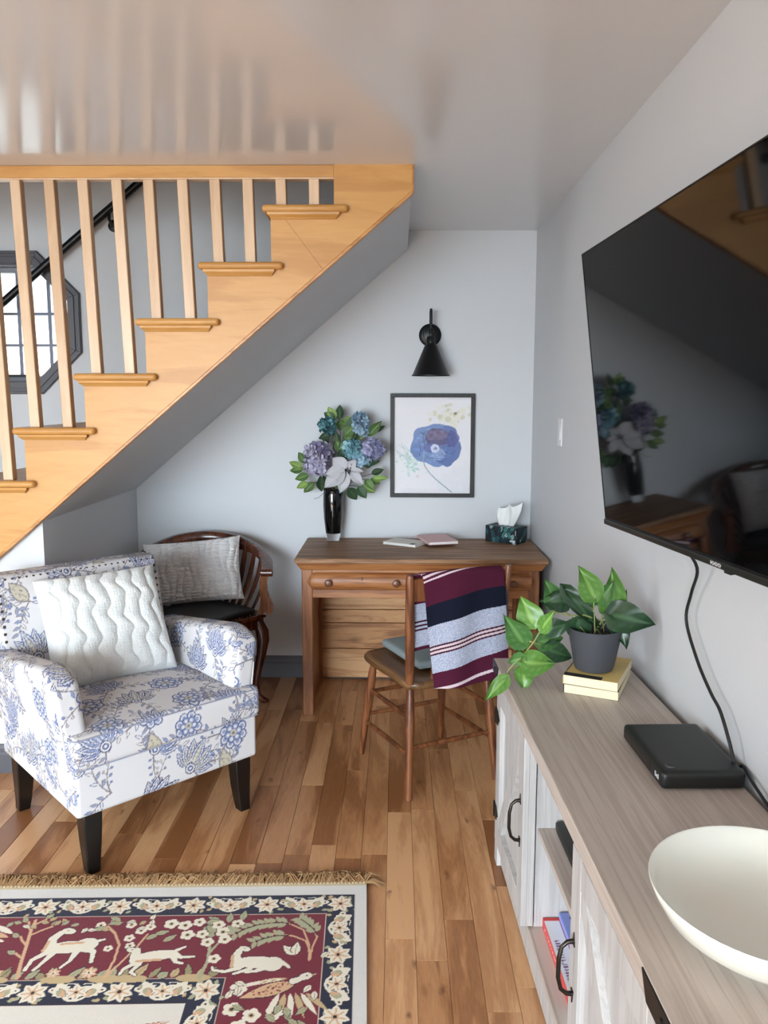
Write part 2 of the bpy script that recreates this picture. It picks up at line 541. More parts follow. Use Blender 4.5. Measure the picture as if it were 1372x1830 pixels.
# floor: slab below, planks laid on it lengthwise
mb = MB()
mb.box(XL - 0.1, 1.1, 0.7, B + 0.1, -0.12, -0.012)
mb.box(XL - 0.1, 1.1, YR - 0.1, 0.7, -0.12, 0.0)
mb.box(XL - 0.1, -2.35, 0.7, B + 0.1, -0.012, 0.0)
floor = mb.build('floor', FLOORW, smooth=False)
tag(floor, 'honey brown hickory plank floor', kind='structure')
rng = random.Random(5)
pw = 0.083
x = -2.35
while x < 0.80:
    y = 0.7 - rng.uniform(0, 0.5)
    while y < B - 0.005:
        ln = rng.choice([0.35, 0.45, 0.55, 0.7, 0.85, 1.0]) * rng.uniform(0.85, 1.15)
        y1 = min(y + ln, B)
        y0 = max(y, 0.7)
        if B - y1 < 0.12: y1 = B
        if y1 - y0 > 0.02:
            w, l = pw - 0.0007, (y1 - y0) - 0.0007
            m = MB().box(-w / 2, w / 2, -l / 2, l / 2, -0.012, 0.0)
            p = m.build('floor_plank', FLOORW, floor, smooth=False, bevel=0.0009, seg=1)
            p.location = (x + pw / 2, (y0 + y1) / 2, 0)
        y = y1
    x += pw

# ceiling over the room and over the desk corner
mb = MB()
mb.box(XL - 0.1, 1.1, YR - 0.1, S + 0.045, H, H + 0.16)
mb.box(0.05, 1.1, S + 0.045, B + 0.1, H, H + 0.16)
ceiling = mb.build('ceiling', CEIL, smooth=False)
tag(ceiling, 'glossy off white painted ceiling', kind='structure')

# back wall with an octagonal opening
WCX, WCZ, WO = -1.945, 1.838, 0.300


def octa(r, n=8, cx=WCX, cz=WCZ):
    k = r / math.cos(math.pi / 8)
    return [(cx + k * math.cos(math.pi / 8 + 2 * math.pi * i / 8), cz + k * math.sin(math.pi / 8 + 2 * math.pi * i / 8)) for i in range(8)]


mb = MB()
oc = octa(WO)
a = 0.5
rect = [(XL - 0.1, WCX - a, -0.05, 4.9), (WCX + a, 1.1, -0.05, 4.9), (WCX - a, WCX + a, -0.05, WCZ - a), (WCX - a, WCX + a, WCZ + a, 4.9)]
for x0, x1, z0, z1 in rect:
    mb.add([(x0, B, z0), (x1, B, z0), (x1, B, z1), (x0, B, z1)], [(0, 1, 2, 3)])
t8 = a * math.tan(math.pi / 8)
sq = [(WCX + a, WCZ + t8), (WCX + t8, WCZ + a), (WCX - t8, WCZ + a), (WCX - a, WCZ + t8), (WCX - a, WCZ - t8), (WCX - t8, WCZ - a), (WCX + t8, WCZ - a), (WCX + a, WCZ - t8)]
cn = {0: (WCX + a, WCZ + a), 2: (WCX - a, WCZ + a), 4: (WCX - a, WCZ - a), 6: (WCX + a, WCZ - a)}
for i in range(8):
    j = (i + 1) % 8
    ring = [oc[i], sq[i]] + ([cn[i]] if i in cn else []) + [sq[j], oc[j]]
    mb.add([(p[0], B, p[1]) for p in ring], [tuple(range(len(ring)))])
    mb.add([(oc[i][0], B, oc[i][1]), (oc[j][0], B, oc[j][1]), (oc[j][0], B + 0.16, oc[j][1]), (oc[i][0], B + 0.16, oc[i][1])], [(0, 1, 2, 3)])
wall_back = mb.build('wall_back', WALL, smooth=False)
tag(wall_back, 'pale grey painted wall behind the desk', kind='structure')

# right wall
ys = np.linspace(YR - 0.1, B, 15); zs = np.linspace(-0.02, H + 0.1, 8)
P = [(wx(y, z), y, z) for y in ys for z in zs]
nP = len(P)
P += [(1.1, y, z) for y in ys for z in zs]
q = grid_quads(15, 8)
mb = MB().add(P, [tuple(int(k) for k in f[::-1]) for f in q] + [tuple(int(k) + nP for k in f) for f in q])
wall_right = mb.build('wall_right', WALL, smooth=True)
tag(wall_right, 'pale grey painted wall behind the television', kind='structure')

# left wall with a window opening, rear wall with a patio opening
mb = MB()
for y0, y1, z0, z1 in ((YR, 0.15, 0, 4.9), (2.15, B + 0.1, 0, 4.9), (0.15, 2.15, 0, 0.8), (0.15, 2.15, 2.1, 4.9)):
    mb.box(XL - 0.12, XL, y0, y1, z0, z1)
tag(mb.build('wall_left', WALL, smooth=False), 'grey painted wall with the side windows', kind='structure')
mb = MB()
for x0, x1, z0, z1 in ((XL - 0.12, -3.05, 0, H), (-0.45, 1.1, 0, H), (-3.05, -0.45, 2.12, H)):
    mb.box(x0, x1, YR - 0.12, YR, z0, z1)
tag(mb.build('wall_rear', WALL, smooth=False), 'grey painted wall with the patio door', kind='structure')
w2 = empty('window_2', (XL, 1.15, 0.8)); tag(w2, 'white framed side window', kind='structure')
mb = MB()
for y0, y1, z0, z1 in ((-1.0, -0.94, 0, 1.3), (0.94, 1.0, 0, 1.3), (-1, 1, 0, 0.06), (-1, 1, 1.24, 1.3), (-0.03, 0.03, 0, 1.3)):
    mb.box(-0.1, -0.03, y0, y1, z0, z1)
mb.build('window_frame', SWITCHP, w2, smooth=False)
d1 = empty('door_1', (-1.75, YR, 0)); tag(d1, 'white framed sliding patio door', kind='structure')
mb = MB()
for x0, x1, z0, z1 in ((-1.3, -1.24, 0, 2.12), (1.24, 1.3, 0, 2.12), (-1.3, 1.3, 0, 0.08), (-1.3, 1.3, 2.06, 2.12), (-0.03, 0.03, 0, 2.12)):
    mb.box(x0, x1, -0.1, -0.04, z0, z1)
mb.build('door_frame', SWITCHP, d1, smooth=False)

# stairwell shell above the ceiling
mb = MB()
mb.box(XL, 0.10, S + 0.045, S + 0.075, H + 0.16, 4.9)
tag(mb.build('wall_stairwell_front', WALL, smooth=False), 'upper stairwell wall above the ceiling edge', kind='structure')
tag(MB().box(0.10, 0.16, S + 0.045, B, H + 0.1, 4.9).build('wall_stairwell_end', WALL, smooth=False), 'upper stairwell end wall', kind='structure')
tag(MB().box(XL - 0.1, 0.16, S, B + 0.1, 4.9, 5.0).build('ceiling_stairwell', WALL, smooth=False), 'upper stairwell ceiling', kind='structure')

# walls of the nook below the stairs
SL = 0.8513


def zstr(xx): return 2.191 + (xx - 0.055) * SL      # underside line of the stringer


NX = -1.343
tag(MB().box(NX - 0.06, NX, S + 0.0705, B, 0, 1.0).build('wall_nook', WALL, smooth=False), 'short grey wall closing the nook below the stairs', kind='structure')
mb = MB().prism([(NX, 0), (NX, zstr(NX) + 0.02), (-2.50, 0.02), (-2.50, 0)], 'Y', S + 0.03, S + 0.07)
tag(mb.build('wall_understair', WALL, smooth=False), 'pale triangular wall under the lower stairs', kind='structure')
mb = MB().prism([(0.05, H), (0.05, 2.194), (-1.40, 0.951), (-1.40, 1.03), (-0.02, 2.22), (-0.02, H)], 'Y', S + 0.03, B)
tag(mb.build('ceiling_soffit', WALL, smooth=False), 'grey painted sloping soffit under the staircase', kind='structure')

# baseboards (stepped profile)
bp = [(0, 0), (0.016, 0), (0.016, 0.075), (0.011, 0.084), (0.011, 0.098), (0.005, 0.112), (0, 0.114)]
mb = MB().prism([(B - p[0], p[1]) for p in bp], 'X', NX, wx(B, 0))
tag(mb.build('baseboard_back', TRIMG, smooth=False), 'dark grey baseboard along the wall behind the desk', kind='structure')
mb = MB().prism([(S + 0.03 - p[0], p[1]) for p in bp], 'X', -2.40, NX)
tag(mb.build('baseboard_left', TRIMG, smooth=False), 'dark grey baseboard under the lower stairs', kind='structure')
mb = MB().prism([(NX + p[0], p[1]) for p in bp], 'Y', S + 0.03, B - 0.016)
tag(mb.build('baseboard_nook', TRIMG, smooth=False), 'dark grey baseboard inside the nook', kind='structure')
mb = MB()
for y0, y1 in ((YR, 0), (0, 2), (2, B - 0.016)):
    A0, A1 = wx(y0, 0) , wx(y1, 0)
    mb.hexa([(A0 - 0.016, y0, 0), (A0, y0, 0), (A1, y1, 0), (A1 - 0.016, y1, 0)], [(A0 - 0.010, y0, 0.112), (A0 - 0.003, y0, 0.112), (A1 - 0.003, y1, 0.112), (A1 - 0.010, y1, 0.112)])
tag(mb.build('baseboard_right', TRIMG, smooth=False), 'dark grey baseboard behind the television stand', kind='structure')

# octagonal window
win = empty('window_1', (WCX, B, WCZ)); tag(win, 'octagonal window with grey trim beside the stairs', kind='structure')


def oct_ring(mb, r0, r1, y0, y1):
    A, C_ = octa(r0, cx=0, cz=0), octa(r1, cx=0, cz=0)
    for i in range(8):
        j = (i + 1) % 8
        mb.hexa([(A[i][0], y0, A[i][1]), (A[j][0], y0, A[j][1]), (C_[j][0], y0, C_[j][1]), (C_[i][0], y0, C_[i][1])],
                [(A[i][0], y1, A[i][1]), (A[j][0], y1, A[j][1]), (C_[j][0], y1, C_[j][1]), (C_[i][0], y1, C_[i][1])])


mb = MB(); oct_ring(mb, 0.293, 0.355, -0.012, 0.0); oct_ring(mb, 0.293, 0.325, -0.020, -0.012); oct_ring(mb, 0.340, 0.352, -0.024, -0.012)
mb.build('window_casing', TRIMG, win, smooth=False, bevel=0.002)
mb = MB(); oct_ring(mb, 0.285, 0.301, 0.0, 0.10); mb.build('window_jamb', TRIMG, win, smooth=False)
mb = MB(); oct_ring(mb, 0.262, 0.293, 0.085, 0.125)
sash = mb.build('window_sash', plain('grey_sash', (134, 138, 148), 0.4), win, smooth=False, bevel=0.003)
MUNT = plain('grey_muntin', (120, 128, 146), 0.45)
for k in (-1, 0, 1):
    xx = -0.010 + 0.159 * k
    h = min(0.268, 0.268 * 1.414 - abs(xx))
    MB().box(xx - 0.007, xx + 0.007, 0.100, 0.112, -h, h).build('muntin', MUNT, win, smooth=False)
for zz in (0.057, -0.103):
    h = min(0.268, 0.268 * 1.414 - abs(zz))
    MB().box(-h, h, 0.101, 0.111, zz - 0.007, zz + 0.007).build('muntin', MUNT, win, smooth=False)
pp = octa(0.27, cx=0, cz=0)
MB().prism(pp, 'Y', 0.104, 0.108).build('pane', PANE, win, smooth=False)
MB().box(-0.10, 0.05, 0.06, 0.085, -0.268, -0.255).build('sash_latch', BLACKM, win, smooth=False)

gr = MB().box(-40, 30, YR - 40, YR - 0.15, -0.5, -0.3).box(-40, XL - 0.15, YR - 0.15, 40, -1.2, -1.0).box(XL - 0.15, 30, B + 0.2, 40, -1.2, -1.0).build('ground', plain('gravel', (116, 116, 114), 0.95, var=0.2, bscale=8), smooth=False)
tag(gr, 'pale gravel outside the house', kind='structure')
# neighbouring house seen through the octagonal window
nh = empty('neighbour_house', (-7.95, 13.0, -0.65))
tag(nh, 'pale house with a pinkish roof outside the octagonal window', 'house')
MB().box(-3, 1.6, 0, 5, 0, 2.6).build('house_wall', plain('pale_siding', (216, 208, 200), 0.8), nh, smooth=False)
MB().prism([(-3.3, 2.5), (1.9, 2.5), (-0.7, 4.1)], 'Y', -0.3, 5.3).build('roof', plain('faded_red_roof', (232, 200, 190), 0.85, var=0.1, bscale=8), nh, smooth=False)

# ================================================================== STAIRCASE
st = empty('staircase', (-1.2, S, 0.0))
tag(st, 'honey coloured wooden staircase with square balusters rising under the ceiling', 'staircase')
IS = Matrix.Translation((1.2, -S, 0.0))
NT = 10
ZT = [2.148 - 0.1975 * i for i in range(NT)]
XN = [-0.480 - 0.2335 * i for i in range(NT)]
XR = [-0.453 - 0.2322 * i for i in range(NT)]
pts = [(0.055, H), (-0.226, H), (-0.226, ZT[0] - 0.025)]
for i in range(NT):
    pts.append((XR[i], ZT[i] - 0.025))
    if i + 1 < NT: pts.append((XR[i], ZT[i + 1] - 0.025))
pts += [(XR[NT - 1], 0.0), (0.055 - 2.191 / SL, 0.0), (0.055, 2.191)]
M = MB(IS).prism(pts, 'Y', S, S + 0.03)
M.build('stringer', STAIRW, st, smooth=False)
# thin nosing strip along the lower edge of the stringer and its butt joints
x0, x1 = 0.055, -2.35
mb = MB(IS)
mb.hexa([(x1, S - 0.006, zstr(x1) - 0.004), (x0, S - 0.006, zstr(x0) - 0.004), (x0, S + 0.012, zstr(x0) - 0.004), (x1, S + 0.012, zstr(x1) - 0.004)],
        [(x1, S - 0.006, zstr(x1) + 0.012), (x0, S - 0.006, zstr(x0) + 0.012), (x0, S + 0.012, zstr(x0) + 0.012), (x1, S + 0.012, zstr(x1) + 0.012)])
mb.box(x0 - 0.004, x0 + 0.004, S - 0.003, S + 0.01, zstr(x0), H)
EDGEW = wood('stair_edge_wood', (150, 98, 50), (182, 128, 72), (204, 150, 92), 0, 1.2, 0.35, 7, bump=0.03)
mb.build('stringer_edge', EDGEW, st, smooth=False, bevel=0.003)
JO = plain('dark_joint', (120, 78, 38), 0.6)
MB(IS).hexa([(-0.400, S - 0.0006, 2.10), (-0.3985, S - 0.0006, 2.10), (-0.3985, S + 0.002, 2.10), (-0.400, S + 0.002, 2.10)],
            [(-0.270, S - 0.0006, zstr(-0.27)+.015), (-0.2685, S - 0.0006, zstr(-0.27)+.015), (-0.2685, S + 0.002, zstr(-0.27)+.015), (-0.270, S + 0.002, zstr(-0.27)+.015)]).build('joint', JO, st, smooth=False)
for i in range(NT):
    xn, xr, z = XN[i], XN[i] + 0.305, ZT[i]
    back = XR[i] + 0.235
    # tread with its return nosing in front of the stringer
    outl = [(xn, S - 0.032), (xr, S - 0.032), (xr, S - 0.0005), (back, S - 0.0005), (back, B - 0.018), (xn, B - 0.018)]
    tr = MB(IS).prism(outl, 'Z', z - 0.026, z).build('tread', STAIRW, st, smooth=True, bevel=0.0115, seg=3)
    # cove moulding under the nosing
    xa, xb = xn + 0.017, xr - 0.030
    prof = [(S, z - 0.026), (S - 0.024, z - 0.026), (S - 0.022, z - 0.034), (S - 0.012, z - 0.042), (S - 0.008, z - 0.047), (S, z - 0.047)]
    rr = []
    for xx, k in ((xa, -1), (xb, 1)):
        rr.append([(xx - k * (0.020 * (1 - (S - p[0]) / 0.024)) * 1.0, p[0], p[1]) for p in prof])
    MB(IS).rings(rr).build('cove_moulding', STAIRW, tr, smooth=False)
    zb = ZT[i + 1] if i + 1 < NT else 0.0
    MB(IS).box(XR[i], XR[i] + 0.02, S + 0.0305, B - 0.018, zb, z - 0.026).build('riser', STAIRW, st, smooth=False)
mb = MB(IS)
xs0, xs1 = 0.05, -2.45
zsk = lambda q: 2.125 + (q + 0.637) * 0.862
mb.hexa([(xs1, B - 0.017, zsk(xs1) - 0.22), (xs0, B - 0.017, zsk(xs0) - 0.22), (xs0, B - 0.001, zsk(xs0) - 0.22), (xs1, B - 0.001, zsk(xs1) - 0.22)],
        [(xs1, B - 0.017, zsk(xs1)), (xs0, B - 0.017, zsk(xs0)), (xs0, B - 0.001, zsk(xs0)), (xs1, B - 0.001, zsk(xs1))])
mb.build('skirt_board', EDGEW, st, smooth=False)
MB(IS).box(-3.2, -0.2262, S + 0.001, S + 0.044, 2.247, H - 0.0005).build('top_rail', STAIRW, st, smooth=False, bevel=0.002)
MB(IS).box(-3.2, -0.2262, S + 0.006, S + 0.040, 2.2415, 2.247).build('rail_fillet', BALW, st, smooth=False)
bal = [(-1.615, -1.585, 5), (-1.499, -1.471, 5), (-1.388, -1.360, 4), (-1.266, -1.238, 4), (-1.145, -1.123, 3), (-1.023, -0.999, 3), (-0.909, -0.894, 2),
       (-0.787, -0.771, 2), (-0.671, -0.662, 1), (-0.553, -0.547, 1), (-0.435, -0.433, 0), (-0.316, -0.315, 0)]
for xt, xb, i in bal:
    w = 0.0365
    y0, y1 = S + 0.004, S + 0.040
    MB(IS).hexa([(xb, y0, ZT[i]), (xb + w, y0, ZT[i]), (xb + w, y1, ZT[i]), (xb, y1, ZT[i])],
                [(xt, y0, 2.2415), (xt + w, y0, 2.2415), (xt + w, y1, 2.2415), (xt, y1, 2.2415)]).build('baluster', BALW, st, smooth=False, bevel=0.002, seg=1)

# black handrail on the stairwell wall
hr = empty('handrail', (-1.43, B, 2.36)); tag(hr, 'black handrail on the wall behind the balusters', 'handrail')
f = lambda x: 1.921 + (x + 1.965) * 0.8145
IH = Matrix.Translation((1.43, -B, -2.36))
MB(IH).tube([(x, B - 0.07, f(x)) for x in (-2.45, -1.0)], 0.019, 10).build('rail', BLACKM, hr)
for xb in (-1.405, -2.15):
    z = f(xb)
    mb = MB(IH)
    mb.tube([(xb, B - 0.07, z - 0.005), (xb, B - 0.072, z - 0.045), (xb, B - 0.045, z - 0.065), (xb, B - 0.006, z - 0.065)], 0.008, 8)
    mb.lathe([(0.03, 0), (0.03, 0.005), (0.022, 0.009)], 16, M=Matrix.Translation((xb, B - 0.0015, z - 0.065)) @ Matrix.Rotation(R(90), 4, 'X'))
    mb.build('bracket', BLACKM, hr)

# ================================================================== DESK
DX0, DX1, DY0, DY1 = -0.459, 0.684, 3.502, 4.042
dk = empty('writing_desk', (0.1125, 3.77, 0)); tag(dk, 'antique pine writing desk with two rounded drawers against the back wall', 'desk')
ID = Matrix.Translation((-0.1125, -3.77, 0))


def dpart(name, boxes, mat, bev=0.003, parent=None):
    mb = MB(ID)
    for b_ in boxes: mb.box(*b_)
    return mb.build(name, mat, parent or dk, smooth=True, bevel=bev)


dpart('desk_top', [(DX0, DX1, DY0, DY1, 0.728, 0.75)], DESKTOP, 0.005)
mb = MB(ID)
fr = [(-0.452, 0.678, 3.509), (-0.436, 0.662, 3.522)]
mb.hexa([(-0.432, 3.526, 0.693), (0.658, 3.526, 0.693), (0.658, DY1, 0.693), (-0.432, DY1, 0.693)], [(-0.453, 3.507, 0.728), (0.678, 3.507, 0.728), (0.678, DY1, 0.728), (-0.453, DY1, 0.728)])
mb.build('top_moulding', DESKW, dk, smooth=False, bevel=0.004)
for x0, x1 in ((-0.430, -0.381), (0.602, 0.651)):
    dpart('leg_post', [(x0, x1, 3.540, 3.600, 0, 0.693)], DESKV, 0.004)
    dpart('leg_post', [(x0, x1, 3.975, 4.040, 0, 0.693)], DESKV, 0.004)
    dpart('side_panel', [(x0 + 0.012, x1 - 0.012, 3.598, 3.977, 0.015, 0.693)], DESKV, 0.002)
dpart('upper_rail', [(-0.382, 0.603, 3.546, 3.566, 0.664, 0.693)], DESKW, 0.002)
dpart('lower_rail', [(-0.382, 0.603, 3.546, 3.570, 0.560, 0.600)], DESKW, 0.002)
dpart('drawer_divider', [(0.122, 0.138, 3.546, 3.57, 0.60, 0.664)], DESKW, 0.002)
for x0, x1 in ((-0.408, 0.124), (0.136, 0.632)):
    # bolection drawer front: rounded bar with round ends
    zc, hh, dep = 0.638, 0.041, 0.030
    rr = []
    n = 9
    for k in range(25):
        t = k / 24
        e = min(1, min(t, 1 - t) * 12)
        s_ = math.sqrt(max(0.0, 1 - (1 - e) ** 2)) * 0.98 + 0.02
        xx = x0 + (x1 - x0) * t
        rr.append([(xx, 3.546 - dep * s_ * math.sin(math.pi * a / (n - 1)), zc - hh * s_ * math.cos(math.pi * a / (n - 1))) for a in range(n)])
    dr = MB(ID).rings(rr).build('drawer', DESKW, dk)
    w = x1 - x0
    for kx in ((-0.305, 0.001) if x0 < 0 else (0.236, 0.527)):
        mk = Matrix.Translation((kx, 3.517, zc)) @ Matrix.Rotation(R(90), 4, 'X')
        MB(ID).lathe([(0.010, 0), (0.009, 0.006), (0.015, 0.012), (0.0175, 0.019), (0.015, 0.026), (0.006, 0.029)], 18, M=mk).build('knob', KNOBW, dr)
    if x0 < 0:
        MB(ID).box(-0.155, -0.151, 3.5145, 3.52, 0.648, 0.664).build('keyhole', BLACKM, dr)
zz = [0.012, 0.168, 0.307, 0.378, 0.47, 0.56]
for a, b_ in zip(zz[:-1], zz[1:]):
    dpart('back_board', [(-0.392, 0.613, 4.018, 4.034, a + 0.001, b_ - 0.002)], DESKB, 0.002)

# ------------------------------------------------------------------ things on the desk
vx, vy = -0.318, 3.965
vs_ = empty('vase', (vx, vy, 0.75)); tag(vs_, 'tall black glass vase with a clear base on the desk', 'vase')
MB().lathe([(0.030, 0.0), (0.031, 0.004), (0.036, 0.03), (0.0385, 0.040)], 32).build('vase_base', GLASSC, vs_)
MB().lathe([(0.0385, 0.0405), (0.041, 0.06), (0.0475, 0.12), (0.0505, 0.18), (0.0500, 0.23), (0.0465, 0.262), (0.0445, 0.266), (0.043, 0.262), (0.046, 0.22), (0.030, 0.10), (0.01, 0.09)], 40).build('vase_body', VASEB, vs_)

PLANT_LEAVES=[((0.545,2.149,0.926),(0.509,2.137,1.006),0.056,'b'),((0.600,2.177,0.879),(0.603,2.148,0.989),0.064,'b'),((0.567,2.173,0.908),(0.586,2.131,0.965),0.041,'m'),((0.594,2.156,0.873),(0.701,2.141,0.866),0.071,'d'),((0.610,2.171,0.861),(0.635,2.120,0.800),0.049,'d'),((0.452,2.195,0.890),(0.424,2.178,0.959),0.049,'m'),((0.481,2.185,0.904),(0.408,2.169,0.908),0.049,'d'),((0.470,2.173,0.939),(0.566,2.137,0.839),0.038,'d'),((0.507,2.173,0.856),(0.523,2.180,0.778),0.056,'d'),((0.384,2.166,0.843),(0.350,2.166,0.914),0.060,'b'),((0.358,2.175,0.786),(0.308,2.134,0.862),0.056,'m'),((0.345,2.180,0.801),(0.354,2.171,0.751),0.030,'b'),((0.407,2.153,0.833),(0.420,2.110,0.889),0.034,'b'),((0.425,2.187,0.823),(0.487,2.170,0.841),0.045,'d'),((0.397,2.178,0.785),(0.472,2.186,0.800),0.045,'m'),((0.421,2.178,0.770),(0.502,2.188,0.736),0.049,'d'),((0.358,2.159,0.735),(0.446,2.162,0.727),0.058,'b'),((0.360,2.162,0.750),(0.318,2.173,0.726),0.032,'m'),((0.362,2.188,0.707),(0.364,2.149,0.658),0.045,'b'),((0.307,2.143,0.692),(0.250,2.111,0.648),0.034,'b'),((0.633,2.213,0.886),(0.640,2.174,0.928),0.023,'d'),((0.544,2.173,0.892),(0.517,2.146,0.938),0.030,'m'),]
PLANT_VINE=[(0.571,2.165,0.855),(0.524,2.165,0.870),(0.482,2.165,0.868),(0.443,2.165,0.878),(0.409,2.165,0.832),(0.385,2.165,0.790),(0.357,2.165,0.753),(0.319,2.165,0.713),(0.306,2.165,0.688),]
BOUQUET_LEAVES=[((-0.304,3.935,1.363),(-0.337,3.925,1.424),0.039,'l'),((-0.304,3.929,1.360),(-0.358,3.928,1.396),0.039,'d'),((-0.280,3.938,1.359),(-0.282,3.954,1.434),0.041,'d'),((-0.280,3.942,1.363),(-0.279,3.959,1.304),0.039,'m'),((-0.248,3.949,1.322),(-0.241,3.969,1.379),0.041,'l'),((-0.258,3.942,1.282),(-0.205,3.920,1.332),0.047,'m'),((-0.322,3.949,1.330),(-0.307,3.968,1.297),0.029,'d'),((-0.322,3.951,1.294),(-0.388,3.950,1.265),0.031,'d'),((-0.199,3.944,1.294),(-0.214,3.924,1.250),0.029,'d'),((-0.183,3.948,1.261),(-0.182,3.947,1.298),0.029,'l'),((-0.141,3.926,1.283),(-0.073,3.900,1.355),0.039,'m'),((-0.117,3.949,1.294),(-0.058,3.969,1.330),0.024,'d'),((-0.451,3.919,1.148),(-0.487,3.929,1.200),0.035,'m'),((-0.469,3.931,1.122),(-0.530,3.909,1.153),0.033,'l'),((-0.461,3.927,1.114),(-0.532,3.935,1.107),0.033,'m'),((-0.441,3.950,1.083),(-0.504,3.922,1.065),0.037,'m'),((-0.444,3.940,1.047),(-0.495,3.912,1.023),0.031,'l'),((-0.412,3.944,1.047),(-0.462,3.930,0.998),0.037,'m'),((-0.377,3.950,1.075),(-0.375,3.969,0.998),0.047,'d'),((-0.240,3.935,1.023),(-0.198,3.955,0.959),0.047,'d'),((-0.190,3.927,1.029),(-0.148,3.901,0.974),0.043,'d'),((-0.170,3.939,1.036),(-0.106,3.911,1.002),0.035,'l'),((-0.157,3.923,1.066),(-0.108,3.913,1.014),0.035,'m'),((-0.125,3.939,1.065),(-0.042,3.917,1.075),0.027,'l'),((-0.124,3.917,1.092),(-0.063,3.930,1.117),0.031,'d'),((-0.133,3.928,1.062),(-0.080,3.945,1.043),0.027,'m'),((-0.240,3.951,1.245),(-0.289,3.940,1.212),0.047,'d'),((-0.182,3.933,1.147),(-0.080,3.929,1.156),0.035,'d'),((-0.281,3.941,1.212),(-0.248,3.941,1.163),0.055,'d'),((-0.388,3.937,1.097),(-0.347,3.938,1.118),0.035,'d'),]
BLOSSOMS=[((-0.385,3.910,1.194),0.061,0.055,46,'purple'),((-0.393,3.910,1.132),0.053,0.037,26,'purple'),((-0.339,3.910,1.332),0.035,0.035,20,'teal'),((-0.177,3.910,1.348),0.035,0.045,26,'blue'),((-0.164,3.910,1.308),0.024,0.028,12,'blue'),((-0.213,3.910,1.215),0.041,0.045,22,'teal2'),((-0.185,3.910,1.166),0.032,0.032,14,'sky'),((-0.116,3.910,1.219),0.045,0.041,30,'purple2'),((-0.144,3.910,1.166),0.020,0.024,10,'blue'),]
PETALS=[((-0.252,3.870,1.116),(-0.351,3.840,1.034),0.084),((-0.252,3.870,1.124),(-0.311,3.850,1.178),0.076),((-0.246,3.870,1.108),(-0.275,3.840,1.006),0.064),((-0.260,3.870,1.112),(-0.347,3.845,1.098),0.068),((-0.232,3.870,1.124),(-0.199,3.860,1.170),0.044),((-0.224,3.870,1.116),(-0.162,3.850,1.114),0.032),((-0.224,3.870,1.108),(-0.164,3.840,1.051),0.050),((-0.236,3.870,1.120),(-0.241,3.860,1.165),0.036),]



def leaf_mesh(name, kind):
    nu, nv = 11, 9
    P, C_ = [], []
    for i in range(nu):
        t = i / (nu - 1)
        for j in range(nv):
            s_ = -1 + 2 * j / (nv - 1)
            if kind == 'heart':
                w = 0.5 * (math.sin(math.pi * min(1, t ** 0.55)) ** 0.75) * (1.0 if t < 0.5 else 1 - 0.25 * (t - 0.5) * 2)
                y = t - 0.16 * (abs(s_) ** 1.5) * (1 - t) ** 4
                z = 0.10 * abs(s_) ** 1.3 * (1 - 0.3 * t) - 0.28 * t * t + 0.04 * math.sin(6 * t + 3 * s_)
            else:
                w = 0.5 * math.sin(math.pi * t ** 0.8) ** 0.9
                y = t
                z = 0.10 * abs(s_) - 0.12 * t * t
            P.append((s_ * w, y, z * (1 if kind == 'heart' else 1)))
            vein = 1.0 if j == nv // 2 else (0.45 if ((i * 2 + abs(j - nv // 2)) % 4 == 0) else 0.12)
            C_.append((vein, 0, 0))
    me = np_mesh(name, P, grid_quads(nu, nv)[:, ::-1])
    ca = me.color_attributes.new(name='Col', type='FLOAT_COLOR', domain='POINT')
    c4 = np.ones((len(P), 4), np.float32); c4[:, :3] = C_
    ca.data.foreach_set('color', c4.ravel())
    me.polygons.foreach_set('use_smooth', [True] * len(me.polygons))
    return me


def place_leaf(name, me, base, tip, width, nrm, mat, parent, origin):
    b_, t_ = Vector(base), Vector(tip)
    y = t_ - b_
    L_ = y.length
    x = y.cross(Vector(nrm)).normalized()
    z = x.cross(y).normalized()
    o = bpy.data.objects.new(name, me)
    COL.objects.link(o)
    o.parent = parent
    M_ = Matrix.Identity(4)
    o_ = b_ - Vector(origin)
    for r in range(3):
        M_[r][0] = x[r] * width; M_[r][1] = y[r]; M_[r][2] = z[r] * L_; M_[r][3] = o_[r]
    o.matrix_local = M_
    o.material_slots[0].link = 'OBJECT'
    o.material_slots[0].material = mat
    return o


heart = leaf_mesh('heart_leaf', 'heart'); heart.materials.append(LEAF_M)
oval = leaf_mesh('oval_leaf', 'oval'); oval.materials.append(BQ_M)
rl = random.Random(8)
bo = (vx, vy, 0.86)
bq = empty('flower_bouquet', bo); tag(bq, 'artificial bouquet of lavender and teal hydrangeas with a silver poinsettia in the black vase', 'flowers')
for b_, t_, w, k in BOUQUET_LEAVES:
    place_leaf('leaf', oval, b_, t_, w * 1.2, (rl.uniform(-0.4, 0.4), -1, rl.uniform(-0.2, 0.5)), {'l': BQ_L, 'm': BQ_M, 'd': BQ_D}[k], bq, bo)
for k in range(26):        # darker foliage between the flower heads
    a_ = rl.uniform(0, 6.28); q_ = rl.uniform(0.02, 0.14)
    b_ = Vector((-0.27 + 0.95 * q_ * math.cos(a_), 3.955 + rl.uniform(-0.012, 0.012), 1.17 + 1.15 * q_ * math.sin(a_)))
    t_ = b_ + Vector((math.cos(a_) * 0.055 + rl.uniform(-.015, .015), rl.uniform(-0.02, 0.01), math.sin(a_) * 0.055 + rl.uniform(-.01, .02)))
    place_leaf('leaf', oval, b_, t_, rl.uniform(0.036, 0.05), (rl.uniform(-0.4, 0.4), -1, rl.uniform(-0.2, 0.5)), rl.choice([BQ_D, BQ_D, BQ_M]), bq, bo)
IB = Matrix.Translation((-bo[0], -bo[1], -bo[2]))
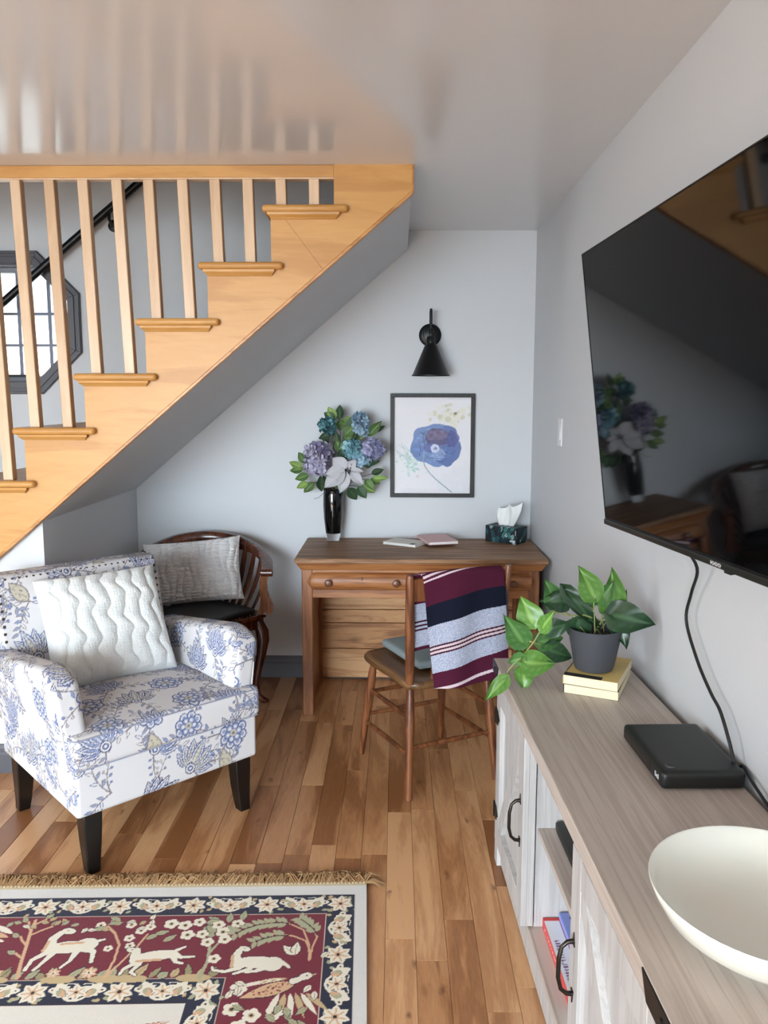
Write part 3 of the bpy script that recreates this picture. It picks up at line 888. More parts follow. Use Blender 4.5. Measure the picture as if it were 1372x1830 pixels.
PCOL = {'purple': [(148, 143, 168), (180, 175, 196), (104, 98, 128)], 'purple2': [(146, 146, 178), (180, 178, 206), (104, 106, 136)], 'teal': [(58, 100, 106), (88, 136, 142), (44, 78, 86)],
        'teal2': [(110, 154, 164), (142, 182, 190), (82, 122, 134)], 'sky': [(146, 176, 196), (170, 198, 212), (118, 148, 170)], 'blue': [(120, 148, 168), (152, 178, 196), (90, 116, 138)]}
for c, rx, rz, n, k in BLOSSOMS:
    mb = MB(IB); cols = []
    c = Vector(c)
    for q in range(n * 2):
        h = 1 - 2 * (q + 0.5) / (n * 2); th = q * 2.39996
        d = Vector((math.sqrt(1 - h * h) * math.cos(th), math.sqrt(1 - h * h) * math.sin(th), h))
        if d.y > 0.45: continue
        d2 = (d + Vector((rl.uniform(-.6, .6), rl.uniform(-.4, .4), rl.uniform(-.6, .6)))).normalized()
        p = c + Vector((d.x * rx, d.y * rx * 0.8, d.z * rz)) * rl.uniform(0.66, 1.06)
        a = d2.cross(Vector((0.3, 0.2, 1))).normalized(); b2 = d2.cross(a)
        sz = min(0.024, rx * 0.55) * rl.uniform(0.85, 1.2); rot = rl.uniform(0, 1.5)
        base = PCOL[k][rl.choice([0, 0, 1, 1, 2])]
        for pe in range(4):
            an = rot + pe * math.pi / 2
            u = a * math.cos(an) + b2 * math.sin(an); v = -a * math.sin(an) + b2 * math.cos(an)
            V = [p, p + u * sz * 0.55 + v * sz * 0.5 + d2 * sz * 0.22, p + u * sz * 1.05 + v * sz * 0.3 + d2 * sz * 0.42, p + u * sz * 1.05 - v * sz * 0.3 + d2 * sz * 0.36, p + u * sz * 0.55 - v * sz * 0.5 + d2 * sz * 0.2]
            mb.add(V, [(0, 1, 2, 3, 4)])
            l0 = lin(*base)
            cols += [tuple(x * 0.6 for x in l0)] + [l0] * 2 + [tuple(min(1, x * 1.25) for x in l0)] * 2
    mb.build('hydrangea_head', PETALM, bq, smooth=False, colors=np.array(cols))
petal = leaf_mesh('poinsettia_petal', 'oval'); petal.materials.append(SILVER)
for b_, t_, w in PETALS:
    place_leaf('silver_petal', petal, b_, t_, w, (rl.uniform(-0.35, 0.35), -1, rl.uniform(-0.1, 0.6)), SILVER, bq, bo)
mb = MB(IB)
for k in range(12):
    mb.sphere((-0.238 + rl.uniform(-0.014, 0.014), 3.862, 1.116 + rl.uniform(-0.014, 0.014)), 0.004)
mb.build('flower_centre', plain('dark_stamen', (92, 84, 96), 0.6), bq)
mb = MB(IB)
for c in [b_[0] for b_ in BOUQUET_LEAVES[::2]] + [b_[0] for b_ in BLOSSOMS[::2]]:
    s0 = Vector((vx + rl.uniform(-0.02, 0.02), vy + rl.uniform(-0.015, 0.015), 0.98))
    e0 = Vector(c); e0.y += 0.012
    mid = s0.lerp(e0, 0.5) + Vector((rl.uniform(-0.01, 0.01), 0.01, 0.03))
    mb.tube([s0 - Vector((0, 0, 0.08)), s0, mid, e0], 0.0016, 5)
mb.tube([(-0.36, 3.93, 1.0), (-0.385, 3.925, 0.975), (-0.41, 3.92, 0.967)], 0.0012, 5)
mb.build('stems', TWIG, bq)

# tissue box
tx = empty('tissue_box', (0.553, 3.958, 0.75), R(-40)); tag(tx, 'dark teal leaf patterned tissue box at the right end of the desk', 'tissue box')
# local: long side .15 facing the viewer, short side .115
hx, hy, hz = 0.090, 0.052, 0.082
P, N_, Q = rounded_box((-hx, -hy, 0), (hx, hy, hz), 0.002, 0.0035)
col = np.tile(np.array(lin(30, 44, 52)), (len(P), 1))
rt = random.Random(4)
ax = np.argmax(np.abs(N_), 1)
for axis in (0, 1, 2):
    sel = np.where(ax == axis)[0]
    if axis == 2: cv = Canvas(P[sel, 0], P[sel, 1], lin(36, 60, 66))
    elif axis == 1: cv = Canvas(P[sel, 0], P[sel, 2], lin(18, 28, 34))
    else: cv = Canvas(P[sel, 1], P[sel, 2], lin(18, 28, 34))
    for k in range(34):
        p = (rt.uniform(-hx, hx), rt.uniform(-0.02, hz))
        if axis == 2: p = (p[0], rt.uniform(-hy, hy))
        cl = rt.choice([(40, 104, 104), (70, 140, 134), (24, 60, 72), (150, 186, 186), (206, 216, 222), (30, 84, 96), (14, 18, 22)])
        an = rt.choice([1, -1]) * rt.uniform(0.9, 1.4)
        cv.poly(leaf_poly(p, an, rt.uniform(0.035, 0.07), rt.uniform(0.005, 0.010)), lin(*cl))
        cv.line([p, (p[0] + 0.05 * math.cos(an), p[1] + 0.05 * math.sin(an))], 0.0012, lin(10, 20, 26))
    if axis == 1: cv.poly([(0.055, 0.012), (0.085, 0.012), (0.085, 0.020), (0.055, 0.020)], lin(225, 230, 232))
    col[sel] = cv.c
finish('carton', np_mesh('carton', P, Q), ATTRP, tx, colors=col)
# the pulled tissue
nu, nv = 15, 13
P = []
for i in range(nu):
    t = i / (nu - 1)
    for j in range(nv):
        s_ = -1 + 2 * j / (nv - 1)
        wd = 0.040 + 0.030 * math.sin(t * 2.1) - 0.012 * t
        z = hz - 0.002 + t * 0.105 + 0.012 * s_ * t + 0.008 * math.sin(5 * s_ + 2) * t
        P.append((s_ * wd + 0.02 * t, 0.014 * math.cos(s_ * 4.5 + 2 * t) * (0.4 + t) + 0.006 * math.sin(9 * s_), z))
me = np_mesh('tissue', P, grid_quads(nu, nv)[:, ::-1])
o = finish('tissue', me, TISSUE, tx, angle=180)
m = o.modifiers.new('sol', 'SOLIDIFY'); m.thickness = 0.002

# two notebooks
nb = empty('white_notebook', (0.045, 3.885, 0.75), R(-30)); tag(nb, 'pale marbled notebook lying under the pink one on the desk', 'notebook')
MB().box(-0.09, 0.09, -0.062, 0.062, 0.0015, 0.0105).build('pages', PAPERW, nb, smooth=False)
mb = MB(); mb.box(-0.092, 0.092, -0.064, 0.064, 0.0, 0.0015); mb.box(-0.092, 0.092, -0.064, 0.064, 0.0105, 0.012); mb.box(-0.092, 0.092, 0.0622, 0.064, 0, 0.012)
mb.build('cover', MARBLE, nb, smooth=False)
MB().box(0.055, 0.080, -0.064, -0.03, 0.0121, 0.0126).build('bookmark_ribbon', plain('grey_ribbon', (90, 92, 104), 0.6), nb, smooth=False)
nb = empty('pink_notebook', (0.205, 3.90, 0.7631), R(14)); tag(nb, 'pale pink hardcover notebook lying on the desk', 'notebook')
nb.rotation_euler = (0, R(-0.4), R(14))
MB().box(-0.072, 0.072, -0.105, 0.105, 0.002, 0.012).build('pages', PAPERW, nb, smooth=False)
mb = MB(); mb.box(-0.075, 0.075, -0.108, 0.108, 0.0, 0.002); mb.box(-0.075, 0.075, -0.108, 0.108, 0.012, 0.014); mb.box(-0.075, -0.0725, -0.108, 0.108, 0.0, 0.014)
mb.build('cover', PINK, nb, smooth=False, bevel=0.0006)

# ================================================================== ON THE WALLS
# framed flower print
pf = empty('framed_print', (0.182, B, 1.226)); tag(pf, 'framed watercolour print of a blue poppy above the desk', 'picture')
W2, H2, fw = 0.214, 0.264, 0.020
FR = wood('black_stained_frame', (12, 12, 13), (24, 23, 24), (40, 38, 38), 2, 2, 0.5, 14, bump=0.2)
mb = MB()
for x0, x1, z0, z1 in ((-W2, W2, H2 - fw, H2), (-W2, W2, -H2, -H2 + fw), (-W2, -W2 + fw, -H2 + fw, H2 - fw), (W2 - fw, W2, -H2 + fw, H2 - fw)):
    mb.box(x0, x1, -0.022, -0.001, z0, z1)
mb.build('frame', FR, pf, smooth=False, bevel=0.0015)
nx, nz = 150, 190
gx, gz = np.linspace(-W2 + fw, W2 - fw, nx), np.linspace(-H2 + fw, H2 - fw, nz)
X_, Z_ = np.meshgrid(gx, gz, indexing='ij')
cv = Canvas(X_.ravel(), Z_.ravel(), lin(226, 224, 228))
rp = random.Random(2)
def px2(a, b_): return (-W2 + fw + (a - 120) / 1085 * 2 * (W2 - fw), H2 - fw - (b_ - 130) / 1365 * 2 * (H2 - fw))
for k in range(60):
    c = px2(rp.gauss(900, 130), rp.gauss(390, 80)); q = rp.uniform(0.005, 0.016)
    cv.ell(c[0], c[1], q, q * rp.uniform(.5, 1), lin(*rp.choice([(222, 220, 206), (214, 210, 190), (226, 222, 212), (206, 204, 180)])), rp.uniform(0, 3))
c = px2(985, 355); cv.ell(c[0], c[1], 0.010, 0.008, lin(160, 158, 126)); cv.ell(c[0], c[1], 0.005, 0.004, lin(110, 108, 80))
for k in range(70):
    c = px2(rp.gauss(390, 75), rp.gauss(1040, 75)); q = rp.uniform(0.004, 0.013)
    cv.ell(c[0], c[1], q, q * 0.6, lin(*rp.choice([(204, 220, 214), (190, 212, 208), (214, 226, 224), (176, 202, 200)])), rp.uniform(0, 3))
for k in range(16):
    c = px2(330 + rp.uniform(-60, 60), 1000 + rp.uniform(-80, 80))
    cv.line(curve_pts(c, rp.uniform(1.6, 2.9), rp.uniform(0.03, 0.08), rp.uniform(-.6, .6)), 0.0011, lin(176, 196, 196))
def blob(cx, cy, rx, ry, n, amp, col, ph):
    pts = []
    for k in range(60):
        a_ = 2 * math.pi * k / 60
        r_ = 1 + amp * math.sin(n * a_ + ph) + amp * 0.6 * math.sin((n + 3) * a_ + 2 * ph)
        pts.append(px2(cx + rx * r_ * math.cos(a_), cy + ry * r_ * math.sin(a_)))
    cv.poly(pts, col)
blob(700, 800, 345, 300, 5, 0.05, lin(110, 138, 186), 1)
blob(860, 880, 205, 215, 4, 0.06, lin(84, 112, 168), 2)
blob(440, 880, 90, 100, 4, 0.06, lin(98, 128, 180), 0.5)
blob(860, 680, 180, 150, 4, 0.06, lin(92, 116, 172), 0.2)
blob(740, 690, 185, 125, 3, 0.05, lin(84, 84, 128), 1.2)
blob(730, 660, 160, 70, 3, 0.05, lin(112, 102, 138), 0.4)
blob(940, 720, 80, 120, 3, 0.08, lin(70, 84, 146), 0.4)
blob(640, 840, 110, 60, 3, 0.08, lin(92, 108, 168), 1.4)
blob(750, 930, 100, 90, 3, 0.05, lin(134, 158, 198), 0.4)
blob(700, 850, 62, 60, 6, 0.04, lin(206, 212, 236), 0.4)
for k in range(220):
    a_, q_ = rp.uniform(0, 6.28), rp.uniform(0.1, 1) ** 0.5
    c = px2(705 + 300 * q_ * math.cos(a_), 805 + 255 * q_ * math.sin(a_))
    i_ = cv.near(c[0] - 0.012, c[0] + 0.012, c[1] - 0.012, c[1] + 0.012)
    if len(i_):
        ins = i_[np.hypot(cv.x[i_] - c[0], (cv.y[i_] - c[1]) * 1.5) < rp.uniform(0.004, 0.012)]
        cv.c[ins] = cv.c[ins] * rp.choice([0.82, 0.9, 1.1, 1.18])
blob(700, 850, 62, 60, 6, 0.04, lin(206, 212, 236), 0.4)
for k in range(14):
    a_ = k * 2.4; c = px2(705 + 30 * math.cos(a_) * (k % 3) / 2, 858 + 26 * math.sin(a_) * (k % 3) / 2); cv.ell(c[0], c[1], 0.0022, 0.0022, lin(44, 50, 70))
for a_, b2 in (((520, 640), (545, 900)), ((470, 720), (480, 960)), ((560, 880), (640, 900)), ((640, 980), (820, 1000)), ((820, 960), (1000, 880))):
    cv.line([px2(*a_), px2((a_[0] + b2[0]) / 2 + 20, (a_[1] + b2[1]) / 2 + 10), px2(*b2)], 0.0012, lin(64, 78, 124))
cv.line([px2(*p) for p in ((545, 920), (530, 1000), (560, 1110), (640, 1220), (760, 1330), (860, 1410), (945, 1480))], 0.0026, lin(136, 158, 168))
for k in range(26):
    c = px2(rp.uniform(150, 1180), rp.uniform(180, 1450)); cv.ell(c[0], c[1], 0.0012, 0.0012, lin(170, 168, 160))
for k in range(5):
    c = px2(450 + rp.uniform(-20, 30), 1250 + rp.uniform(-20, 20)); cv.ell(c[0], c[1], 0.004, 0.003, lin(214, 198, 200))
P = np.stack([X_.ravel(), np.full(X_.size, -0.008), Z_.ravel()], 1)
finish('print', np_mesh('print', P, grid_quads(nx, nz)), ATTRP, pf, colors=cv.c)
MB().box(-W2 + fw - .003, W2 - fw + .003, -0.0125, -0.0110, -H2 + fw - .003, H2 - fw + .003).build('glass', PANE, pf, smooth=False)

# wall sconce
sc = empty('wall_sconce', (0.166, B, 1.78)); tag(sc, 'black cone shaded wall sconce above the framed print', 'wall lamp')
RX = Matrix.Rotation(R(90), 4, 'X')
MB().lathe([(0.056, 0.0), (0.056, 0.008), (0.050, 0.013), (0.036, 0.016), (0.034, 0.026), (0.014, 0.032)], 36, M=Matrix.Translation((0, -0.0005, 0)) @ RX).build('wall_plate', BLACKM, sc)
arm = [(0, -0.03, 0.0), (0, -0.055, 0.004), (0, -0.066, 0.02), (0, -0.070, 0.075)]
for k in range(9):
    a_ = math.pi * k / 8
    arm.append((0.0, -0.0945 + 0.0245 * math.cos(a_), 0.092 + 0.024 * math.sin(a_)))
arm += [(0, -0.119, 0.06), (0, -0.119, 0.012)]
MB().tube(arm, 0.0065, 12).build('arm', BLACKM, sc)
mb = MB(); mb.sphere((0, -0.119, 0.012), 0.012, 12, 8)
mb.box(-0.004, 0.004, -0.125, -0.113, -0.03, 0.005)
mb.build('swivel_joint', BLACKM, sc)
zc = -0.205
MB().lathe([(0.0935, zc), (0.0935, zc + 0.004), (0.0885, zc + 0.007), (0.030, zc + 0.148), (0.022, zc + 0.157), (0.0215, zc + 0.185), (0.018, zc + 0.190), (0.010, zc + 0.190), (0.010, zc + 0.155), (0.028, zc + 0.145), (0.0865, zc + 0.004)], 44, c=(0, -0.119, 0), cap=False).build('shade', BLACKM, sc)
MB().sphere((0, -0.119, zc + 0.085), 0.024, 14, 10, (1, 1, 1.3)).build('bulb', plain('frosted_bulb', (230, 230, 226), 0.3), sc)

# light switch on the right wall
sx = wx(3.40, 1.325)
ls = empty('light_switch', (sx, 3.40, 1.325)); tag(ls, 'white light switch on the right wall', 'light switch')
MB().box(-0.006, -0.0002, -0.037, 0.037, -0.058, 0.058).build('plate', SWITCHP, ls, bevel=0.002)
MB().hexa([(-0.009, -0.017, -0.033), (-0.0055, -0.017, -0.033), (-0.0055, 0.017, -0.033), (-0.009, 0.017, -0.033)], [(-0.0065, -0.017, 0.033), (-0.005, -0.017, 0.033), (-0.005, 0.017, 0.033), (-0.0065, 0.017, 0.033)]).build('rocker', SWITCHP, ls, smooth=False)

# ================================================================== WOODEN CHAIR AT THE DESK
wc = empty('wooden_chair', (0.118, 3.051, 0), R(26.6)); tag(wc, 'old brown wooden side chair pushed up to the desk', 'chair')
# local: +y faces the desk, -y the viewer
prof = [(-0.205, 0.06), (-0.20, 0.15), (-0.17, 0.185), (-0.09, 0.198), (0.0, 0.20), (0.09, 0.198), (0.17, 0.185), (0.20, 0.15), (0.205, 0.06), (0.195, -0.08), (0.20, -0.16), (0.195, -0.22), (0.14, -0.245), (0.06, -0.235), (0, -0.23), (-0.06, -0.235), (-0.14, -0.245), (-0.195, -0.22), (-0.20, -0.16), (-0.195, -0.08)]
me = MB()
rings = []
for sc_, z in ((0.90, 0.412), (0.975, 0.418), (1.0, 0.430), (0.99, 0.444), (0.95, 0.4475), (0.75, 0.441), (0.4, 0.437), (0.02, 0.436)):
    rings.append([(p[0] * sc_, (p[1] + 0.02) * sc_ - 0.02, z) for p in prof])
me.rings(rings).build('seat', CHAIRS, wc, angle=60)
tp = [(0, 0.013), (0.06, 0.0135), (0.12, 0.016), (0.35, 0.0185), (0.55, 0.0165), (0.8, 0.0135), (1.0, 0.0125)]
LEGS = {'bl': ((-0.165, -0.185, 0.414), (-0.19, -0.225, 0)), 'br': ((0.165, -0.185, 0.414), (0.19, -0.225, 0)), 'fl': ((-0.16, 0.14, 0.414), (-0.19, 0.205, 0)), 'fr': ((0.16, 0.14, 0.414), (0.19, 0.205, 0))}
for k, (a_, b_) in LEGS.items():
    MB().limb(a_, b_, tp).build('leg', CHAIRW, wc)
def lp(k, z):
    a_, b_ = Vector(LEGS[k][0]), Vector(LEGS[k][1]); return a_.lerp(b_, (0.414 - z) / 0.414)
rp_ = [(0, 0.0075), (0.5, 0.0105), (1, 0.0075)]
for a_, b_, z0, z1 in (('bl', 'fl', 0.165, 0.15), ('bl', 'fl', 0.300, 0.29), ('br', 'fr', 0.165, 0.15), ('br', 'fr', 0.300, 0.29), ('bl', 'br', 0.19, 0.19), ('fl', 'fr', 0.18, 0.18), ('fl', 'fr', 0.28, 0.28)):
    MB().limb(lp(a_, z0), lp(b_, z1), rp_, 10).build('stretcher', CHAIRW, wc)
PT = {}
for s_ in (-1, 1):
    a_, b_ = Vector((s_ * 0.182, -0.215, 0.44)), Vector((s_ * 0.207, -0.258, 0.852))
    PT[s_] = (a_, b_)
    MB().limb(a_, b_, [(0, 0.0145), (0.1, 0.0165), (0.5, 0.0175), (0.9, 0.015), (0.97, 0.0145), (1, 0.011)]).build('back_post', CHAIRW, wc)
for zc, hh, up in ((0.795, 0.040, 0.012),):
    rr = []
    for k in range(13):
        t = k / 12
        u = (zc - 0.44) / 0.412
        xx = (-1 + 2 * t) * (0.182 + 0.025 * u - 0.006)
        yy = -0.215 - 0.043 * u - 0.014 * math.sin(math.pi * t)
        h2 = hh + up * math.sin(math.pi * t)
        rr.append([(xx, yy - 0.006, zc - hh), (xx, yy + 0.006, zc - hh), (xx, yy + 0.006, zc + h2 - 0.003), (xx, yy, zc + h2), (xx, yy - 0.006, zc + h2 - 0.003)])
    MB().rings(rr).build('crest_rail' if zc > 0.7 else 'back_slat', CHAIRW, wc)
for xx in (-0.09, 0.0, 0.09):
    MB().limb((xx, -0.218, 0.44), (xx * 1.08, -0.258, 0.76), [(0, 0.008), (0.5, 0.010), (1, 0.007)], 10).build('spindle', CHAIRW, wc)

# seat pad
sp = empty('seat_pad', (0.118, 3.051, 0.449), R(26.6)); tag(sp, 'flat blue grey seat pad on the wooden chair', 'cushion')
P, N_, Q = rounded_box((-0.098, -0.13, 0.0), (0.19, 0.205, 0.024), 0.012, 0.012)
P[:, 2] += 0.008 * np.maximum(0, 1 - (P[:, 0] / 0.17) ** 2) * (P[:, 2] > 0.012)
finish('pad_cover', np_mesh('pad_cover', P, Q), PADM, sp, angle=180)

# striped throw over the chair back
tw = empty('striped_throw', (0.118, 3.051, 0.44), R(26.6)); tag(tw, 'burgundy navy and grey striped throw draped over the wooden chair back', 'blanket')
nu, nv = 430, 150
P, cx, cy = [], [], []
LB, LF = 0.30, 0.425      # far drop, near drop
for i in range(nu):
    l = -LB + (LB + LF) * i / (nu - 1)      # length along the cloth, 0 at the crest
    for j in range(nv):
        s_ = j / (nv - 1)
        crest = 0.842 + 0.012 * math.sin(math.pi * (0.1 + 0.8 * s_)) - 0.44
        yb = -0.2585 - 0.014 * math.sin(math.pi * s_)
        rr_ = 0.017
        if l < 0:
            x = -0.200 + 0.33 * s_ - 0.004 * (-l) / LB
        else:
            x = -0.165 + 0.335 * s_ + (0.045 * (1 - s_) + 0.028 * s_) * l / LF
        fold = 0.006 * math.sin(s_ * 11 + l * 5) * min(1, abs(l) / 0.15)
        arc = rr_ * math.pi / 2
        if abs(l) < arc:
            a_ = l / rr_
            y, z = yb - rr_ * math.sin(a_), crest + rr_ * (math.cos(a_) - 1) + 0.006
        elif l > 0:
            y, z = yb - rr_ - 0.014 * (l / LF) + fold, crest - rr_ + 0.006 - (l - arc) * (1.0 + 0.03 * math.sin(4 * s_))
        else:
            y, z = yb + rr_ + 0.022 * (-l / LB) + fold, crest - rr_ + 0.006 - (-l - arc)
        P.append((x, y, z)); cx.append(s_); cy.append(l - (0.05 - 0.075 * s_ + 0.03 * s_ * s_) if l > 0 else -l)
P = np.array(P); cx, cy = np.array(cx), np.array(cy)
isb = np.repeat(np.linspace(-LB, LF, nu) < 0, nv)
MAR, NAV, GRY, GR2, CRM = [np.array(lin(*c)) for c in ((78, 29, 49), (24, 27, 42), (186, 190, 204), (146, 154, 180), (220, 200, 206))]
rs = np.random.RandomState(1)
grey = np.where(rs.rand(len(P), 1) < 0.42, GR2, GRY)
col = np.tile(MAR, (len(P), 1))
def band(a_, b_, c):
    m_ = (cy >= a_) & (cy < b_); col[m_] = c[m_] if c.shape == col.shape else c
band(-0.10, -0.008, CRM); band(-0.042, -0.034, MAR); band(-0.026, -0.018, MAR); band(-0.012, 0.075, MAR)
band(0.075, 0.150, NAV); band(0.150, 0.320, grey)
for a_ in (0.222, 0.236, 0.250): band(a_, a_ + 0.006, MAR * 0.7)
band(0.228, 0.236, CRM * 0.9); band(0.242, 0.250, CRM * 0.9)
band(0.320, 0.375, MAR); band(0.375, 0.386, CRM * 0.95); band(0.386, 0.6, MAR)
bl_ = np.repeat(-np.linspace(-LB, LF, nu), nv)
for a_, b_, c_ in ((0.0, 0.125, MAR), (0.125, 0.288, None), (0.19, 0.196, MAR * .7), (0.205, 0.211, MAR * .7), (0.22, 0.226, MAR * .7), (0.288, 0.5, MAR)):
    m_ = isb & (bl_ >= a_) & (bl_ < b_); col[m_] = grey[m_] if c_ is None else c_
me = np_mesh('throw_cloth', P, grid_quads(nu, nv)[:, ::-1])
o = finish('throw_cloth', me, attr_mat('woven_throw', 0.95, 0.3, 420, spec=0.1), tw, colors=col, angle=180)
m = o.modifiers.new('sol', 'SOLIDIFY'); m.thickness = 0.005; m.offset = 0
mb = MB()
for k in range(46):
    l = 0.10 + 0.20 * k / 46
    i = int((l + LB) / (LB + LF) * (nu - 1)); p = Vector(P[i * nv + nv - 1])
    mb.tube([p, p + Vector((0.006, 0, -0.001)), p + Vector((0.011, 0.001, -0.005))], 0.0011, 4)
tag(mb.build('fringe', plain('navy_fringe', (44, 46, 66), 0.9), tw), kind='stuff')

# ================================================================== CORNER CHAIR IN THE NOOK
cc = empty('corner_chair', (-0.925, 3.66, 0), R(8)); tag(cc, 'dark mahogany corner chair with a horseshoe back and black leather seat', 'chair')
RC = 0.300
# seat frame: diamond with mitred rails
mb = MB()
c4 = [(RC, 0), (0, RC), (-RC, 0), (0, -RC)]
for i in range(4):
    a_, b_ = Vector((*c4[i], 0)), Vector((*c4[(i + 1) % 4], 0))
    n_ = -(a_ + b_).normalized()
    def rail(o0, o1, z0, z1):
        A0, B0 = a_ + n_ * o0, b_ + n_ * o0
        A1, B1 = a_ + n_ * o1, b_ + n_ * o1
        d_ = (b_ - a_).normalized()
        A1, B1 = A1 + d_ * (o1 - o0), B1 - d_ * (o1 - o0)
        A0, B0 = A0 + d_ * 0.0, B0
        mb.hexa([(A0.x, A0.y, z0), (B0.x, B0.y, z0), (B1.x, B1.y, z0), (A1.x, A1.y, z0)], [(A0.x, A0.y, z1), (B0.x, B0.y, z1), (B1.x, B1.y, z1), (A1.x, A1.y, z1)])
    rail(0.006, 0.03, 0.372, 0.425)
    rail(-0.012, 0.035, 0.425, 0.445)
mb.build('seat_frame', MAHOG, cc, smooth=False, bevel=0.004)
P, N_, Q = rounded_box((-0.185, -0.185, 0.44), (0.185, 0.185, 0.468), 0.013, 0.012)
P[:, 2] += np.where(N_[:, 2] > 0.3, 0.022 * np.maximum(0, 1 - (P[:, 0] / 0.185) ** 2) * np.maximum(0, 1 - (P[:, 1] / 0.185) ** 2), 0)
cr, sr = math.cos(R(45)), math.sin(R(45))
P = np.stack([P[:, 0] * cr - P[:, 1] * sr, P[:, 0] * sr + P[:, 1] * cr, P[:, 2]], 1)
finish('leather_seat', np_mesh('leather_seat', P, Q), LEATHER, cc, angle=180)
mb = MB()
for k in range(17):
    t = (k + 0.5) / 17
    for a_, b_ in (((0.272, -0.004), (0.004, -0.272)), ((-0.272, -0.004), (-0.004, -0.272))):
        mb.sphere((a_[0] + (b_[0] - a_[0]) * t, a_[1] + (b_[1] - a_[1]) * t, 0.447), 0.0032, 6, 4)
tag(mb.build('nailhead_trim', NAIL, cc), kind='stuff')
cab = [(0.262, 0.425, 0.026), (0.278, 0.40, 0.031), (0.296, 0.36, 0.033), (0.302, 0.31, 0.030), (0.292, 0.24, 0.0235), (0.275, 0.16, 0.0185), (0.265, 0.09, 0.0155), (0.270, 0.045, 0.0155), (0.288, 0.022, 0.020), (0.303, 0.012, 0.022), (0.305, 0.0, 0.018)]
for k in range(4):
    a_ = k * math.pi / 2
    rr = []
    for r_, z, w in cab:
        ring = []
        for q in range(12):
            an = 2 * math.pi * q / 12
            rad_, tan_ = r_ - 0.012 + w * math.cos(an), w * 0.9 * math.sin(an)
            ring.append((rad_ * math.cos(a_) - tan_ * math.sin(a_), rad_ * math.sin(a_) + tan_ * math.cos(a_), z))
        rr.append(ring)
    MB().rings(rr).build('leg', MAHOG, cc, angle=70)


def cz_(deg):          # height of the crest rail along the horseshoe
    t = min(1, abs(deg - 90) / 97)
    return 0.760 - 0.105 * t ** 1.6


pts = [(0.315 * math.cos(R(d)), 0.315 * math.sin(R(d)) , cz_(d)) for d in range(-7, 188, 5)]
def cprof(t):
    k = 1 - abs(2 * t - 1)
    h = 0.014 + 0.018 * max(0, min(1, (k - 0.25) * 2.2)); w = 0.027
    return [(w, -0.7 * h), (w, 0.7 * h), (w * 0.6, h * 1.1), (-w * 0.6, h * 1.1), (-w, 0.7 * h), (-w, -0.7 * h), (-w * 0.6, -h), (w * 0.6, -h)]
MB().sweep(pts, cprof).build('crest_rail', MAHOG, cc, angle=60)
for d in (-7, 187):
    a_ = R(d); c = Vector((0.315 * math.cos(a_), 0.315 * math.sin(a_), cz_(d) - 0.006))
    out = Vector((math.cos(a_), math.sin(a_), 0))
    mb = MB(); mb.tube([c - out * 0.029, c - out * 0.027, c + out * 0.027, c + out * 0.029], [0.014, 0.0185, 0.0185, 0.014], 16)
    mb.build('arm_scroll', MAHOG, cc)
    # scrolled arm support
    tg = Vector((-math.sin(a_), math.cos(a_), 0)) * (1 if d < 90 else -1)
    c0 = Vector((0.300 * math.cos(a_), 0.300 * math.sin(a_), 0))
    rr = []
    for z, o_, w in ((0.444, 0.000, 0.030), (0.458, 0.004, 0.034), (0.485, 0.010, 0.032), (0.52, 0.006, 0.024), (0.56, -0.002, 0.018), (0.60, -0.004, 0.016), (0.635, 0.004, 0.018), (0.652, 0.008, 0.02)):
        cen = c0 + out * o_ + tg * 0.02
        rr.append([cen + out * (sx_ * w) + tg * (sy_ * 0.016) + Vector((0, 0, z)) for sx_, sy_ in ((-1, -0.7), (-0.6, -1), (0.6, -1), (1, -0.7), (1, 0.7), (0.6, 1), (-0.6, 1), (-1, 0.7))])
    MB().rings(rr).build('arm_support', wood('oak_support', (84, 46, 26), (122, 72, 40), (150, 96, 56), 2, 2, 0.25, 12, bump=0.05, coat=0.4) if d < 0 else MATS['oak_support'], cc, angle=50)
for d in range(14, 170, 12):
    a_ = R(d)
    rb = RC / (abs(math.cos(a_)) + abs(math.sin(a_))) - 0.005
    b0, t0 = Vector((rb * math.cos(a_), rb * math.sin(a_), 0.443)), Vector((0.315 * math.cos(a_), 0.315 * math.sin(a_), cz_(d) - 0.01))
    tg = Vector((-math.sin(a_), math.cos(a_), 0)); nr = Vector((math.cos(a_), math.sin(a_), 0))
    rr = []
    for k in range(6):
        t = k / 5
        c = b0.lerp(t0, t) + nr * 0.018 * math.sin(math.pi * t)
        w = 0.011 + 0.004 * math.sin(math.pi * t)
        rr.append([c - tg * w - nr * 0.005, c + tg * w - nr * 0.005, c + tg * w + nr * 0.005, c - tg * w + nr * 0.005])
    MB().rings(rr).build('slat', MAHOG, cc, smooth=False, bevel=0.002)


